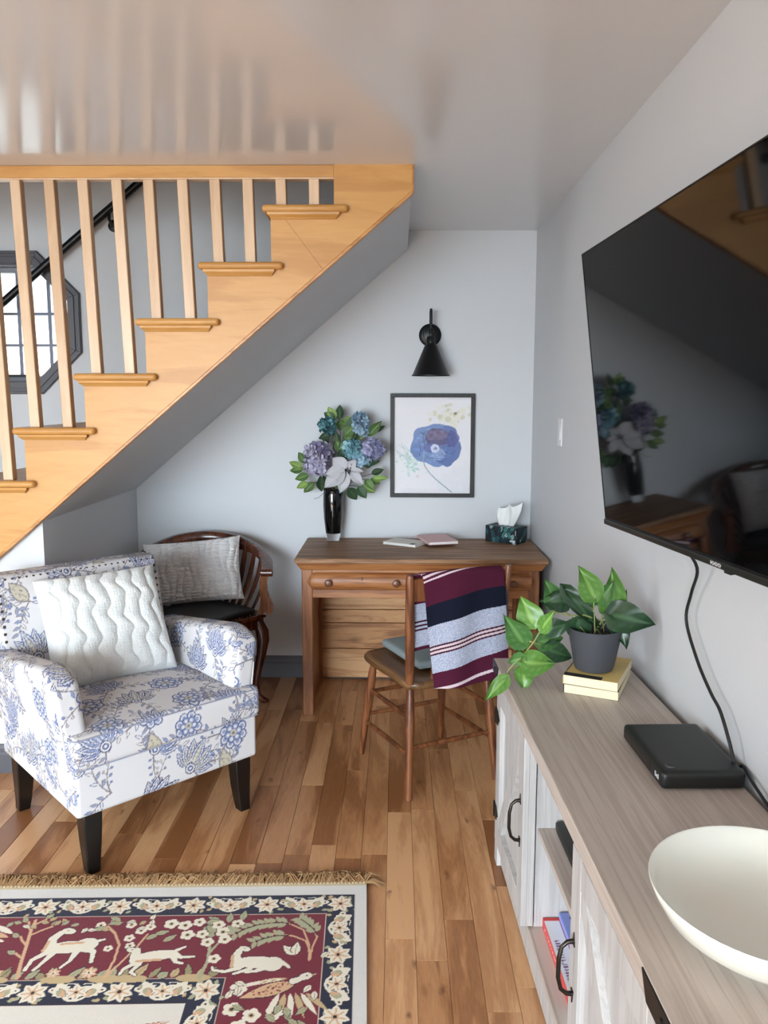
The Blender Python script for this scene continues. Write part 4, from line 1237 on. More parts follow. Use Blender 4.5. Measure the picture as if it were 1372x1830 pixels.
def pillow(w, h, t, nu, nv, disp):
    a_ = np.sin(np.linspace(-np.pi / 2, np.pi / 2, nu)) * 0.4 + np.linspace(-1, 1, nu) * 0.6
    b_ = np.sin(np.linspace(-np.pi / 2, np.pi / 2, nv)) * 0.4 + np.linspace(-1, 1, nv) * 0.6
    A_, B_ = np.meshgrid(a_, b_, indexing='ij'); A_, B_ = A_.ravel(), B_.ravel()
    X = A_ * w / 2 * (1 - 0.055 * (1 - B_ ** 2) * np.abs(A_) ** 2)
    Y = B_ * h / 2 * (1 - 0.055 * (1 - A_ ** 2) * np.abs(B_) ** 2)
    env = np.clip(1 - A_ ** 4, 0, 1) ** 0.55 * np.clip(1 - B_ ** 4, 0, 1) ** 0.55
    Z = t / 2 * env
    edge = np.clip((1 - np.maximum(np.abs(A_), np.abs(B_))) * 12, 0, 1)
    d = disp(A_ * w / 2, B_ * h / 2) * edge
    F = np.stack([X, Y, Z + d], 1); K = np.stack([X, Y, -Z - 0.0005], 1)
    Q = np.concatenate([grid_quads(nu, nv), grid_quads(nu, nv, nu * nv)[:, ::-1]])
    return np.concatenate([F, K]), Q


# grey ruched pillow: local x width, y height, z towards the viewer
def kdisp(x, y):
    c = x / 0.037 + 0.25 * np.sin(y * 34 + 1.5 * np.sin(x * 40))
    colm = np.abs(np.sin(np.pi * c)) ** 0.6
    ci = np.floor(c)
    r = np.abs(np.sin(y * np.pi / 0.0185 + 1.3 * np.sin(y * 47 + ci * 2.1) + ci * 1.9)) ** 0.6
    r2 = np.sin(y * 2 * np.pi / 0.02 + x * 300 + ci) * 0.5 + 0.5
    return 0.034 * colm * (0.15 + 0.9 * r) + 0.004 * r2
P, Q = pillow(0.47, 0.31, 0.11, 280, 190, kdisp)
gm = Matrix.Translation((-0.985, 3.775, 0.628)) @ Matrix.Rotation(R(4), 4, 'Z') @ Matrix.Rotation(R(90 - 17), 4, 'X') @ Matrix.Rotation(R(5), 4, 'Z')
gp = empty('grey_pillow', mat=gm); tag(gp, 'grey ruched faux fur lumbar pillow on the black leather seat', 'pillow')
finish('pillow_cover', np_mesh('pillow_cover', P, Q), KNIT, gp, angle=180)

# ================================================================== FLORAL ARMCHAIR
ac = empty('floral_armchair', (-0.95, 2.315, 0), R(44.3)); tag(ac, 'cream armchair with a blue floral print and dark tapered legs', 'armchair')
CREAM, TAUPE, BLUE, LBLUE, TAN, DK = [lin(*c) for c in ((204, 202, 203), (128, 121, 124), (92, 103, 140), (140, 150, 178), (184, 178, 160), (66, 68, 96))]


def draw_fan(cv, c, an, sz, rnd):          # large lotus of serrated petals
    n = 7
    order = [0, 6, 1, 5, 2, 4, 3]
    fillc = [LBLUE, TAN, LBLUE, lin(176, 178, 190)][rnd % 4]
    for k in order:
        a_ = an + (k - (n - 1) / 2) * 0.40
        L_ = sz * (1.0 - 0.10 * abs(k - 3))
        W_ = sz * 0.185
        o_ = (c[0] + math.cos(a_) * sz * 0.12, c[1] + math.sin(a_) * sz * 0.12)
        cv.poly(leaf_poly(o_, a_, L_ * 1.04, W_ * 1.12, 13, 0.10), DK if rnd % 3 == 0 else BLUE)
        cv.poly(leaf_poly(o_, a_, L_ * 0.98, W_ * 0.88, 13, 0.10), CREAM)
        cv.poly(leaf_poly(o_, a_, L_ * 0.90, W_ * 0.66, 11), BLUE)
        cv.poly(leaf_poly(o_, a_, L_ * 0.84, W_ * 0.48, 11), fillc)
        for t in (0.25, 0.4, 0.55, 0.7):
            m_ = (o_[0] + math.cos(a_) * L_ * t, o_[1] + math.sin(a_) * L_ * t)
            for sg in (-1, 1):
                cv.line([m_, (m_[0] + math.cos(a_ + sg * 0.7) * W_ * 0.42, m_[1] + math.sin(a_ + sg * 0.7) * W_ * 0.42)], 0.0011, BLUE)
        cv.line([o_, (o_[0] + math.cos(a_) * L_ * 0.8, o_[1] + math.sin(a_) * L_ * 0.8)], 0.0014, CREAM)
    cv.ell(c[0], c[1], sz * 0.20, sz * 0.20, DK); cv.ell(c[0], c[1], sz * 0.165, sz * 0.165, CREAM); cv.ell(c[0], c[1], sz * 0.11, sz * 0.11, BLUE); cv.ell(c[0], c[1], sz * 0.05, sz * 0.05, CREAM)


def draw_scallop(cv, c, an, sz):           # rounded peony of scalloped lobes
    for rr_, rad_, n in ((0.62, 0.30, 8), (0.36, 0.24, 6)):
        for k in range(n):
            a_ = an + k * 2 * math.pi / n
            p = (c[0] + math.cos(a_) * sz * rr_, c[1] + math.sin(a_) * sz * rr_)
            cv.ell(p[0], p[1], sz * rad_, sz * rad_, BLUE); cv.ell(p[0], p[1], sz * rad_ * 0.72, sz * rad_ * 0.72, CREAM if rr_ > 0.5 else LBLUE)
            cv.ell(p[0], p[1], sz * rad_ * 0.42, sz * rad_ * 0.42, LBLUE if rr_ > 0.5 else CREAM)
    cv.ell(c[0], c[1], sz * 0.20, sz * 0.20, TAN); cv.ell(c[0], c[1], sz * 0.10, sz * 0.10, TAUPE)


def draw_pod(cv, c, an, sz, rg_):          # dotted tan pod
    cv.poly(leaf_poly(c, an, sz * 1.5, sz * 0.42, 10), TAUPE); cv.poly(leaf_poly((c[0] + math.cos(an) * sz * .08, c[1] + math.sin(an) * sz * .08), an, sz * 1.34, sz * 0.35, 10), TAN)
    for k in range(22):
        t, s_ = rg_.uniform(0.2, 1.2), rg_.uniform(-0.22, 0.22)
        p = (c[0] + math.cos(an) * sz * t - math.sin(an) * sz * s_, c[1] + math.sin(an) * sz * t + math.cos(an) * sz * s_)
        cv.ell(p[0], p[1], sz * 0.035, sz * 0.035, TAUPE)


def draw_sprig(cv, c, an, sz, rg_, colr):
    bend = rg_.uniform(-1.2, 1.2)
    pts = curve_pts(c, an, sz, bend, 10)
    cv.line(pts, [0.0024] * 6 + [0.0015] * 5, TAUPE)
    for k in range(2, 11):
        a_ = an + bend * k / 10 + (0.9 if k % 2 else -0.9)
        p = pts[k]
        if colr == 'leaf':
            cv.poly(leaf_poly(p, a_, 0.030, 0.0062, 6), TAUPE if k % 3 else BLUE); cv.poly(leaf_poly(p, a_, 0.027, 0.0036, 6), CREAM if k % 2 else LBLUE)
        else:
            q = (p[0] + math.cos(a_) * 0.016, p[1] + math.sin(a_) * 0.016)
            cv.line([p, q], 0.0013, TAUPE); cv.ell(q[0], q[1], 0.0052, 0.0052, TAUPE if k % 2 else BLUE); cv.ell(q[0], q[1], 0.0026, 0.0026, CREAM if k % 2 else LBLUE)


def floral(P, N_, seed, sc=1.0):
    col = np.zeros((len(P), 3))
    ax = np.argmax(np.abs(N_) * np.array([1.0, 1.0, 0.95]), 1)
    for axis in range(3):
        sel = np.where(ax == axis)[0]
        if not len(sel): continue
        u, v = [(1, 2), (0, 2), (0, 1)][axis]
        cv = Canvas(P[sel, u], P[sel, v], CREAM)
        rg_ = random.Random(seed * 10 + axis)
        u0, u1, v0, v1 = P[sel, u].min(), P[sel, u].max(), P[sel, v].min(), P[sel, v].max()
        step = 0.168 * sc
        cells = []
        iu = 0
        uu = u0 - 0.04
        while uu < u1 + 0.06:
            vv = v0 - 0.04 + (iu % 2) * step * 0.5
            while vv < v1 + 0.06:
                cells.append((uu + rg_.uniform(-.02, .02), vv + rg_.uniform(-.02, .02))); vv += step
            uu += step * 0.86; iu += 1
        for c in cells:        # connecting stems below the flowers
            for k in range(3): draw_sprig(cv, c, rg_.uniform(0, 6.28), rg_.uniform(0.11, 0.19), rg_, rg_.choice(['leaf', 'berry', 'leaf']))
        for i, c in enumerate(cells):
            k = [0, 1, 0, 2, 0, 0, 1, 3][(i * 3 + seed) % 8]
            an = rg_.uniform(0.4, 2.7)
            if k == 0: draw_fan(cv, c, an, rg_.uniform(0.080, 0.100), i)
            elif k == 1: draw_scallop(cv, c, an, rg_.uniform(0.052, 0.066))
            elif k == 2: draw_pod(cv, c, an, rg_.uniform(0.06, 0.075), rg_)
        col[sel] = cv.c
    return col


RES = 0.0027
def acpart(name, P, N_, Q, seed, parent=ac):
    return finish(name, np_mesh(name, P, Q), ATTR, parent, colors=floral(P, N_, seed), angle=180)


# base with apron
P, N_, Q = rounded_box((-0.062, -0.060, 0.208), (0.585, 0.585, 0.362), 0.014, RES)
P0 = P.copy(); acpart('seat_base', P, N_, Q, 1)
# T-shaped seat cushion
P, N_, Q = rounded_box((-0.072, -0.075, 0.358), (0.595, 0.500, 0.462), 0.022, RES)
k_ = np.clip((P[:, 1] - 0.000) / 0.012, 0, 1)
uc = 0.2615
P[:, 0] = np.where(k_ > 0, uc + (P[:, 0] - uc) * (1 - k_ * 0.235), P[:, 0])
P[:, 2] += np.where(N_[:, 2] > 0.2, 0.020 * np.clip(1 - ((P[:, 0] - uc) / 0.34) ** 2, 0, 1) * np.clip(1 - ((P[:, 1] - 0.2) / 0.30) ** 2, 0, 1), 0)
sc_o = acpart('seat_cushion', P, N_, Q, 2)
SEAM = plain('grey_blue_seam', (142, 144, 160), 0.85)
for zz in (0.4572, 0.3640):
    MB().tube([(-0.066, -0.02, zz), (-0.0665, -0.055, zz), (-0.058, -0.0685, zz)] + [(-0.04 + 0.603 * k / 12, -0.0692, zz + (0.002 * math.sin(math.pi * k / 12) if zz > 0.4 else 0)) for k in range(13)] + [(0.581, -0.0685, zz), (0.5895, -0.055, zz), (0.589, -0.02, zz)], 0.0024, 6).build('piping', SEAM, sc_o)
# arms: thick pads with a sloping, rounded front that flare outwards
for s_ in (0, 1):
    P, N_, Q = rounded_box((0.0, -0.028, 0.34), (0.088, 0.585, 0.676), 0.028, RES)
    w, z = P[:, 1], P[:, 2]
    front = np.clip(1 - (w + 0.028) / 0.13, 0, 1)
    h = np.clip((z - 0.34) / 0.336, 0, 1)
    P[:, 2] = z - h * (0.010 + front ** 2 * 0.055 + 0.14 * np.clip(w - 0.04, 0, 1))
    fl = 0.030 * h ** 1.5
    thick = 1 + 0.10 * h
    if s_ == 0: P[:, 0] = 0.004 - (0.088 - P[:, 0]) * thick - fl + 0.006
    else: P[:, 0] = 0.513 + P[:, 0] * thick + fl - 0.012
    if s_ == 0: N_ = N_ * 1.0
    arm_o = acpart('arm', P, N_, Q, 5 + s_)
    # piping down the front outer edge of the arm
    xo = -0.069 if s_ == 0 else 0.581
    sg = -1 if s_ == 0 else 1
    pip = []
    for k in range(16):
        zz = 0.225 + (0.615 - 0.225) * k / 15
        hh = max(0, (zz - 0.34) / 0.332)
        pip.append((xo + sg * 0.030 * hh ** 1.5 + sg * 0.0088 * hh, -0.0225 + (0.04 * max(0, zz - 0.54) / 0.07 if zz > 0.54 else 0), zz))
    pip = [p for p in pip if p[2] > 0.362]
    MB().tube(pip, 0.0032, 6).build('piping', plain('cream_piping', (226, 222, 222), 0.85) if s_ == 0 else MATS['cream_piping'], arm_o)
# back: upright panel leaning back
P, N_, Q = rounded_box((-0.062, 0.470, 0.34), (0.560, 0.572, 0.842), 0.020, RES)
t = np.clip((P[:, 2] - 0.36) / 0.48, 0, 1)
P[:, 1] += 0.125 * t + np.where(N_[:, 1] < -0.2, -0.014 * np.clip(1 - ((P[:, 0] - 0.249) / 0.27) ** 2, 0, 1) * np.sin(np.pi * t), 0)
bk = acpart('backrest', P, N_, Q, 9)
mb = MB()
for k in range(25):
    xx = -0.045 + 0.588 * k / 24
    mb.sphere((xx, 0.4735 + 0.125 * ((0.828 - 0.36) / 0.48), 0.828), 0.0062, 7, 5, (1, 0.7, 1))
for k in range(1, 9):
    z = 0.828 - 0.026 * k
    for xx in (-0.045, 0.543):
        mb.sphere((xx, 0.4715 + 0.125 * ((z - 0.36) / 0.48), z), 0.0062, 7, 5, (1, 0.7, 1))
tag(mb.build('nailhead_trim', NAIL, bk), kind='stuff')
for (lx, ly, dx, dy) in ((0.0, 0.0, -1, -1), (0.55, 0.0, 1, -1), (-0.02, 0.525, -1, 1), (0.54, 0.525, 1, 1)):
    rr = []
    for z, w, o_ in ((0.212, 0.031, -0.006), (0.15, 0.029, -0.003), (0.09, 0.026, -0.001), (0.04, 0.0225, 0.003), (0.0, 0.0195, 0.009)):
        cx_, cy_ = lx + 0.3 * dx * o_ , ly + dy * o_
        rr.append([(cx_ - w, cy_ - w, z), (cx_ + w, cy_ - w, z), (cx_ + w, cy_ + w, z), (cx_ - w, cy_ + w, z)])
    MB().rings(rr).build('leg', ESPRESSO, ac, smooth=True, bevel=0.004, angle=50)


# white wavy pillow leaning on the backrest
def wdisp(x, y):
    ph = (x + 0.010 * np.sin(y * 2 * np.pi / 0.125 + 0.8) + 0.004 * np.sin(y * 90 + x * 30)) / 0.056
    return 0.010 * np.abs(np.sin(np.pi * ph)) ** 0.7 + 0.0012 * np.sin(x * 310 + 3 * np.sin(y * 140)) * np.sin(y * 330 + 4 * np.sin(x * 110))
P, Q = pillow(0.44, 0.42, 0.18, 200, 190, wdisp)
wm = ac.matrix_basis.copy() if False else (Matrix.Translation((-0.95, 2.315, 0)) @ Matrix.Rotation(R(44.3), 4, 'Z'))
wm = wm @ Matrix.Translation((0.268, 0.428, 0.640)) @ Matrix.Rotation(R(-8), 4, 'Z') @ Matrix.Rotation(R(90 - 32), 4, 'X') @ Matrix.Rotation(R(1), 4, 'Z')
wp = empty('white_pillow', mat=wm); tag(wp, 'white plush pillow with wavy ridges on the floral armchair', 'pillow')
finish('pillow_cover', np_mesh('pillow_cover', P, Q), PLUSH, wp, angle=180)

# ================================================================== RUG
rug = empty('oriental_rug', (-0.086, 2.247, 0), R(2.2)); tag(rug, 'red and navy oriental rug with deer and cream border', 'rug')
RW, RD = 1.80, 1.20
gx = np.concatenate([np.arange(-RW, -1.24, 0.02), np.arange(-1.24, 0.0, 0.00225), [0.0]])
gd = np.concatenate([np.arange(0, 0.575, 0.00225), np.arange(0.575, RD, 0.02), [RD]])
X_, D_ = np.meshgrid(gx, gd, indexing='ij'); X_, D_ = X_.ravel(), D_.ravel()
IVO, NVY, RED, TANR, SAGE, PEACH, OLV = [lin(*c) for c in ((216, 210, 200), (26, 28, 52), (112, 26, 44), (190, 166, 124), (166, 164, 132), (206, 166, 130), (150, 140, 104))]
WH, OUT = lin(226, 218, 200), lin(44, 26, 34)
cv = Canvas(X_, D_, lin(214, 212, 208))
dx_ = np.minimum(-X_, RW + X_); dd_ = np.minimum(D_, RD - D_)
inb = lambda a_, b_: (dx_ > a_) & (dd_ > b_)
cv.c[~inb(-1, 0.010)] = lin(200, 182, 146)
cv.c[inb(0.036, 0.056)] = NVY
cv.c[inb(0.113, 0.140)] = lin(214, 190, 170); cv.c[inb(0.1155, 0.1425)] = RED
cv.c[inb(0.357, 0.388)] = lin(196, 176, 160); cv.c[inb(0.360, 0.391)] = NVY
cv.c[inb(0.437, 0.470)] = OUT; cv.c[inb(0.4395, 0.4725)] = IVO
rk = random.Random(21)


def rflower(c, r, n=6, col=WH, mid=PEACH):
    for k in range(n):
        a_ = 2 * math.pi * k / n + 0.3
        cv.poly(leaf_poly((c[0] + math.cos(a_) * r * 0.15, c[1] + math.sin(a_) * r * 0.15), a_, r, r * 0.34, 6), col)
    for k in range(n):
        a_ = 2 * math.pi * k / n + 0.3
        cv.line([(c[0] + math.cos(a_) * r * 0.35, c[1] + math.sin(a_) * r * 0.35), (c[0] + math.cos(a_) * r * 0.75, c[1] + math.sin(a_) * r * 0.75)], r * 0.07, mid)
    cv.ell(c[0], c[1], r * 0.30, r * 0.30, mid); cv.ell(c[0], c[1], r * 0.16, r * 0.16, OUT)


def blossom(c, r):
    for k in range(5):
        a_ = 2 * math.pi * k / 5; cv.ell(c[0] + math.cos(a_) * r * 0.55, c[1] + math.sin(a_) * r * 0.55, r * 0.45, r * 0.45, WH)
    cv.ell(c[0], c[1], r * 0.34, r * 0.34, TANR); cv.ell(c[0], c[1], r * 0.2, r * 0.2, OUT)


def bunit(c, ex, ey, L_, flip=1):
    """one scroll of the border centred between two flowers: ex along, ey inwards"""
    T = lambda a_, b_: (c[0] + ex[0] * a_ + ey[0] * b_ * flip, c[1] + ex[1] * a_ + ey[1] * b_ * flip)
    ang = math.atan2(ex[1], ex[0])
    cv.line([T(-L_ * 0.95 + 1.9 * L_ * k / 10, 0.030 - 0.045 * abs(-1 + 2 * k / 10) ** 2.2) for k in range(11)], 0.0034, WH)
    for s_ in (-1, 1):
        p = T(s_ * L_ * 0.55, 0.018)
        e = T(s_ * L_ * 1.02, -0.026)
        a_ = math.atan2(e[1] - p[1], e[0] - p[0]); ln = math.hypot(e[0] - p[0], e[1] - p[1])
        cv.poly(leaf_poly(p, a_, ln * 1.15, 0.021, 10, 0.14), WH)
        cv.poly(leaf_poly(p, a_, ln * 0.72, 0.0105, 8), OUT); cv.poly(leaf_poly(p, a_, ln * 0.68, 0.0088, 8), PEACH)
        q = T(s_ * L_ * 1.22, -0.006); cv.ell(q[0], q[1], 0.0105, 0.0085, WH, ang); cv.ell(q[0], q[1], 0.003, 0.003, OUT)
    q = T(0, 0.002); rflower(q, 0.027, 6, WH, PEACH)
    for s_ in (-1, 1):
        cv.line([T(s_ * 0.010, -0.026), T(s_ * 0.030, -0.028), T(s_ * 0.042, -0.014), T(s_ * 0.043, 0.0)], 0.0013, WH)
        cv.poly(leaf_poly(T(s_ * 0.043, -0.010), math.atan2(ey[1] * flip, ex[1] if False else ey[0] * flip) , 0.022, 0.0065, 6), SAGE)


def fill_leaves(c, ex, ey, n, spread, h):
    for k in range(n):
        a_ = rk.uniform(-spread, spread); b_ = rk.choice([-1, 1]) * rk.uniform(0.6, 1.0) * h
        p = (c[0] + ex[0] * a_ + ey[0] * b_, c[1] + ex[1] * a_ + ey[1] * b_)
        cv.poly(leaf_poly(p, rk.uniform(0, 6.28), 0.017, 0.0055, 6), rk.choice([SAGE, TANR, SAGE]))


for yc, xs_ in ((0.098, [-0.0755 - 0.2125 * k for k in range(8)]), (0.432, [-0.400 - 0.2125 * k for k in range(6)])):
    for k, xf in enumerate(xs_):
        fill_leaves((xf, yc), (1, 0), (0, 1), 9, 0.055, 0.030)
        if xf - 0.106 > -RW + (0.1 if yc < 0.2 else 0.45): bunit((xf - 0.106, yc - 0.002), (1, 0), (0, 1), 0.050)
        rflower((xf, yc), 0.033, 7, WH, PEACH)
for xc, ys_ in ((-0.0755, [0.098 + 0.2125 * k for k in range(4)]), (-0.399, [0.432 + 0.2125 * k for k in range(2)])):
    for yf in ys_:
        fill_leaves((xc, yf), (0, 1), (1, 0), 9, 0.055, 0.026)
        bunit((xc + 0.002, yf + 0.106), (0, 1), (-1, 0), 0.050)
        rflower((xc, yf), 0.033, 7, WH, PEACH)


def beast(pp, parts):
    for col_, gr in ((OUT, 0.0022), (WH, 0.0)):
        for kind, *a_ in parts:
            if kind == 'l': cv.line([(x, y) for x, y, w in a_[0]], [w + gr for x, y, w in a_[0]], col_)
            else: cv.ell(a_[0], a_[1], a_[2] + gr, a_[3] + gr, col_, a_[4] if len(a_) > 4 else 0)


def tree(base, pts, w=0.004, col=TANR): cv.line([base] + pts, [w] + [w * 0.8] * len(pts), col)


def bigleaf(p, a_, L_, W_, col=SAGE):
    cv.poly(leaf_poly(p, a_, L_ * 1.06, W_ * 1.25, 8, 0.10), OUT); cv.poly(leaf_poly(p, a_, L_, W_, 8, 0.10), col); cv.line([p, (p[0] + math.cos(a_) * L_ * .8, p[1] + math.sin(a_) * L_ * .8)], 0.001, OLV)


# ground plants
for k in range(30):
    xx = -0.40 - 0.92 * k / 30
    bigleaf((xx + rk.uniform(-.01, .01), 0.386), -math.pi / 2 + rk.uniform(-0.9, 0.9), rk.uniform(0.03, 0.062), rk.uniform(0.008, 0.013), rk.choice([SAGE, TANR, SAGE, OLV]))
for xx in (-0.44, -0.60, -0.66, -0.78, -0.95, -1.08):
    cv.ell(xx, 0.388, 0.045, 0.014, TANR)
for xx, r_ in ((-0.71, 0.02), (-0.80, 0.017), (-0.95, 0.02)): rflower((xx, 0.365), r_, 7, PEACH, WH)
# tree left of the first deer
tree((-0.885, 0.38), [(-0.90, 0.32), (-0.912, 0.26), (-0.925, 0.20), (-0.93, 0.155)], 0.0055, PEACH)
for p, a_, l in (((-0.912, 0.26), -2.4, 0.05), ((-0.92, 0.22), -0.8, 0.06), ((-0.925, 0.20), -2.2, 0.045), ((-0.93, 0.18), -0.9, 0.04), ((-0.90, 0.31), -2.6, 0.035)):
    cv.line(curve_pts(p, a_, l, 0.3), 0.0032, PEACH)
    bigleaf((p[0] + math.cos(a_) * l, p[1] + math.sin(a_) * l), a_, 0.028, 0.008)
# bush between the deer
tree((-0.665, 0.385), [(-0.660, 0.32), (-0.665, 0.26), (-0.69, 0.215), (-0.72, 0.185)], 0.0042, PEACH)
tree((-0.665, 0.385), [(-0.64, 0.33), (-0.615, 0.27), (-0.60, 0.22)], 0.0036, PEACH)
for p in ((-0.645, 0.235), (-0.622, 0.205), (-0.69, 0.275), (-0.74, 0.18), (-0.60, 0.19), (-0.655, 0.18), (-0.705, 0.165), (-0.635, 0.265)): blossom(p, rk.uniform(0.012, 0.016))
for p, a_ in (((-0.60, 0.24), -0.6), ((-0.58, 0.22), -0.3), ((-0.72, 0.19), 2.9), ((-0.55, 0.25), -0.7), ((-0.69, 0.165), -2.6)): bigleaf(p, a_, 0.04, 0.009)
# flowering tree
tree((-0.425, 0.388), [(-0.415, 0.33), (-0.42, 0.275), (-0.44, 0.24), (-0.47, 0.225)], 0.0055, SAGE)
tree((-0.418, 0.30), [(-0.40, 0.26), (-0.385, 0.235)], 0.004, SAGE)
for k in range(9): bigleaf((-0.44 + rk.uniform(-.11, .10), 0.20 + rk.uniform(-.05, .05)), rk.uniform(-3.1, 0), 0.042, 0.010)
for p in ((-0.545, 0.178), (-0.505, 0.185), (-0.468, 0.172), (-0.49, 0.225), (-0.45, 0.222), (-0.43, 0.255), (-0.412, 0.185), (-0.395, 0.215), (-0.36, 0.18), (-0.385, 0.245), (-0.40, 0.32)): blossom(p, rk.uniform(0.017, 0.021))
# palm in the corner
tree((-0.150, 0.33), [(-0.152, 0.29), (-0.165, 0.255), (-0.20, 0.235), (-0.26, 0.225)], 0.0032, PEACH)
tree((-0.150, 0.33), [(-0.155, 0.27), (-0.175, 0.21), (-0.22, 0.18), (-0.28, 0.18), (-0.35, 0.215)], 0.0032, PEACH)
tree((-0.150, 0.33), [(-0.145, 0.28), (-0.135, 0.24), (-0.150, 0.20), (-0.185, 0.165)], 0.0032, PEACH)
for fr_ in ([(-0.36, 0.222), (-0.33, 0.200), (-0.30, 0.186), (-0.27, 0.180), (-0.24, 0.178), (-0.21, 0.183)], [(-0.30, 0.255), (-0.27, 0.240), (-0.24, 0.232), (-0.215, 0.233)], [(-0.185, 0.165), (-0.165, 0.185), (-0.148, 0.205), (-0.136, 0.232)]):
    for (ax_, ay_), (bx_, by_) in zip(fr_[:-1], fr_[1:]):
        a_ = math.atan2(by_ - ay_, bx_ - ax_)
        for t in (0, 0.5):
            p = (ax_ + (bx_ - ax_) * t, ay_ + (by_ - ay_) * t)
            for s_ in (-1, 1): cv.poly(leaf_poly(p, a_ + math.pi + s_ * 0.9, 0.030, 0.0075, 6), SAGE)
    cv.line(fr_, 0.0018, OUT)
bigleaf((-0.19, 0.31), -2.3, 0.05, 0.012, WH); bigleaf((-0.19, 0.31), -1.5, 0.05, 0.012, WH); bigleaf((-0.12, 0.32), -0.8, 0.03, 0.008, WH)
# deer
beast(0, [('e', -0.80, 0.268, 0.052, 0.024, -0.1), ('e', -0.752, 0.258, 0.030, 0.026), ('l', [(-0.845, 0.275, 0.016), (-0.852, 0.235, 0.012), (-0.838, 0.21, 0.010)]), ('e', -0.820, 0.203, 0.020, 0.012, 0.2), ('l', [(-0.845, 0.285, 0.010), (-0.875, 0.315, 0.006), (-0.878, 0.352, 0.005)]), ('l', [(-0.83, 0.29, 0.009), (-0.845, 0.33, 0.005), (-0.855, 0.352, 0.005)]),
          ('l', [(-0.75, 0.275, 0.013), (-0.725, 0.285, 0.007), (-0.718, 0.325, 0.005)]), ('l', [(-0.77, 0.285, 0.010), (-0.775, 0.32, 0.005), (-0.79, 0.345, 0.004)]), ('l', [(-0.727, 0.245, 0.006), (-0.71, 0.238, 0.003)])])
beast(0, [('e', -0.555, 0.305, 0.055, 0.019, -0.15), ('e', -0.60, 0.318, 0.020, 0.020), ('l', [(-0.607, 0.315, 0.014), (-0.612, 0.285, 0.011)]), ('e', -0.622, 0.283, 0.018, 0.009, 0.3), ('l', [(-0.60, 0.33, 0.008), (-0.625, 0.352, 0.005), (-0.63, 0.372, 0.004)]), ('l', [(-0.59, 0.335, 0.007), (-0.605, 0.365, 0.004), (-0.59, 0.375, 0.004)]),
          ('l', [(-0.515, 0.298, 0.014), (-0.49, 0.312, 0.006), (-0.455, 0.31, 0.004)]), ('l', [(-0.51, 0.305, 0.011), (-0.498, 0.33, 0.005), (-0.48, 0.335, 0.004)]), ('l', [(-0.505, 0.285, 0.006), (-0.485, 0.272, 0.003)])])
beast(0, [('e', -0.285, 0.335, 0.055, 0.022, 0.05), ('e', -0.245, 0.342, 0.028, 0.026), ('l', [(-0.33, 0.345, 0.015), (-0.345, 0.315, 0.012), (-0.338, 0.29, 0.009)]), ('e', -0.325, 0.283, 0.016, 0.009, 0.4), ('l', [(-0.33, 0.355, 0.008), (-0.365, 0.368, 0.005), (-0.395, 0.362, 0.004), (-0.40, 0.35, 0.003)]), ('l', [(-0.30, 0.358, 0.006), (-0.34, 0.376, 0.004)]), ('l', [(-0.265, 0.355, 0.010), (-0.285, 0.368, 0.005), (-0.31, 0.37, 0.004)]), ('l', [(-0.222, 0.335, 0.006), (-0.20, 0.355, 0.004)])])
for p, q in (((-0.82, 0.255), (-0.765, 0.25)), ((-0.86, 0.28), (-0.858, 0.245)), ((-0.60, 0.325), (-0.54, 0.32)), ((-0.35, 0.35), (-0.352, 0.31))): cv.line([p, q], 0.0045, PEACH)
for p in ((-0.822, 0.200), (-0.624, 0.281), (-0.325, 0.281)): cv.ell(p[0], p[1], 0.003, 0.002, OUT)
# bird and flowers of the side panel
cv.poly(leaf_poly((-0.175, 0.41), math.pi - 0.35 + 0.0, 0.15, 0.024, 10), OUT); cv.poly(leaf_poly((-0.177, 0.41), math.pi - 0.35, 0.145, 0.021, 10), PEACH)
for k in range(30):
    t, s_ = rk.uniform(0.02, 0.11), rk.uniform(-0.013, 0.013); a_ = math.pi - 0.35
    cv.ell(-0.177 + math.cos(a_) * t - math.sin(a_) * s_, 0.41 + math.sin(a_) * t + math.cos(a_) * s_, 0.0028, 0.0018, RED)
for k in range(6):
    cv.poly(leaf_poly((-0.20 - 0.012 * k, 0.395 + 0.002 * k), math.pi - 0.12 - 0.03 * k, 0.075, 0.0062, 7), WH if k % 2 else TANR)
    cv.poly(leaf_poly((-0.215 + 0.013 * k, 0.445), 1.9 - 0.22 * k, 0.085, 0.008, 7), WH if k % 2 == 0 else TANR)
beast(0, [('l', [(-0.185, 0.405, 0.010), (-0.165, 0.395, 0.008)]), ('e', -0.155, 0.388, 0.017, 0.012, -0.3)])
cv.ell(-0.152, 0.386, 0.003, 0.002, OUT); cv.line([(-0.14, 0.385), (-0.13, 0.381)], 0.002, TANR)
for p in ((-0.325, 0.495), (-0.275, 0.515), (-0.222, 0.508), (-0.30, 0.55), (-0.18, 0.56), (-0.32, 0.43)): blossom(p, 0.023)
for k in range(16): bigleaf((rk.uniform(-0.34, -0.14), rk.uniform(0.48, 0.62)), rk.uniform(0, 6.28), 0.035, 0.008)
for p, a_ in (((-0.33, 0.405), 0.4), ((-0.32, 0.42), 1.6), ((-0.345, 0.46), -1.2), ((-0.13, 0.44), 1.5), ((-0.14, 0.42), 2.2)): bigleaf(p, a_, 0.03, 0.008, WH)
# small twigs of the upper red panel edge and of the far-left
for k in range(26):
    p = (-0.56 - rk.uniform(0, 0.62), rk.uniform(0.155, 0.20)); bigleaf(p, rk.uniform(0, 6.28), 0.024, 0.007, rk.choice([SAGE, TANR, WH]))
for k in range(7): cv.poly(leaf_poly((-0.97 - 0.004 * k, 0.21 + 0.016 * k), math.pi + 0.5 - 0.16 * k, 0.085, 0.009, 8), (WH, PEACH)[k % 2])
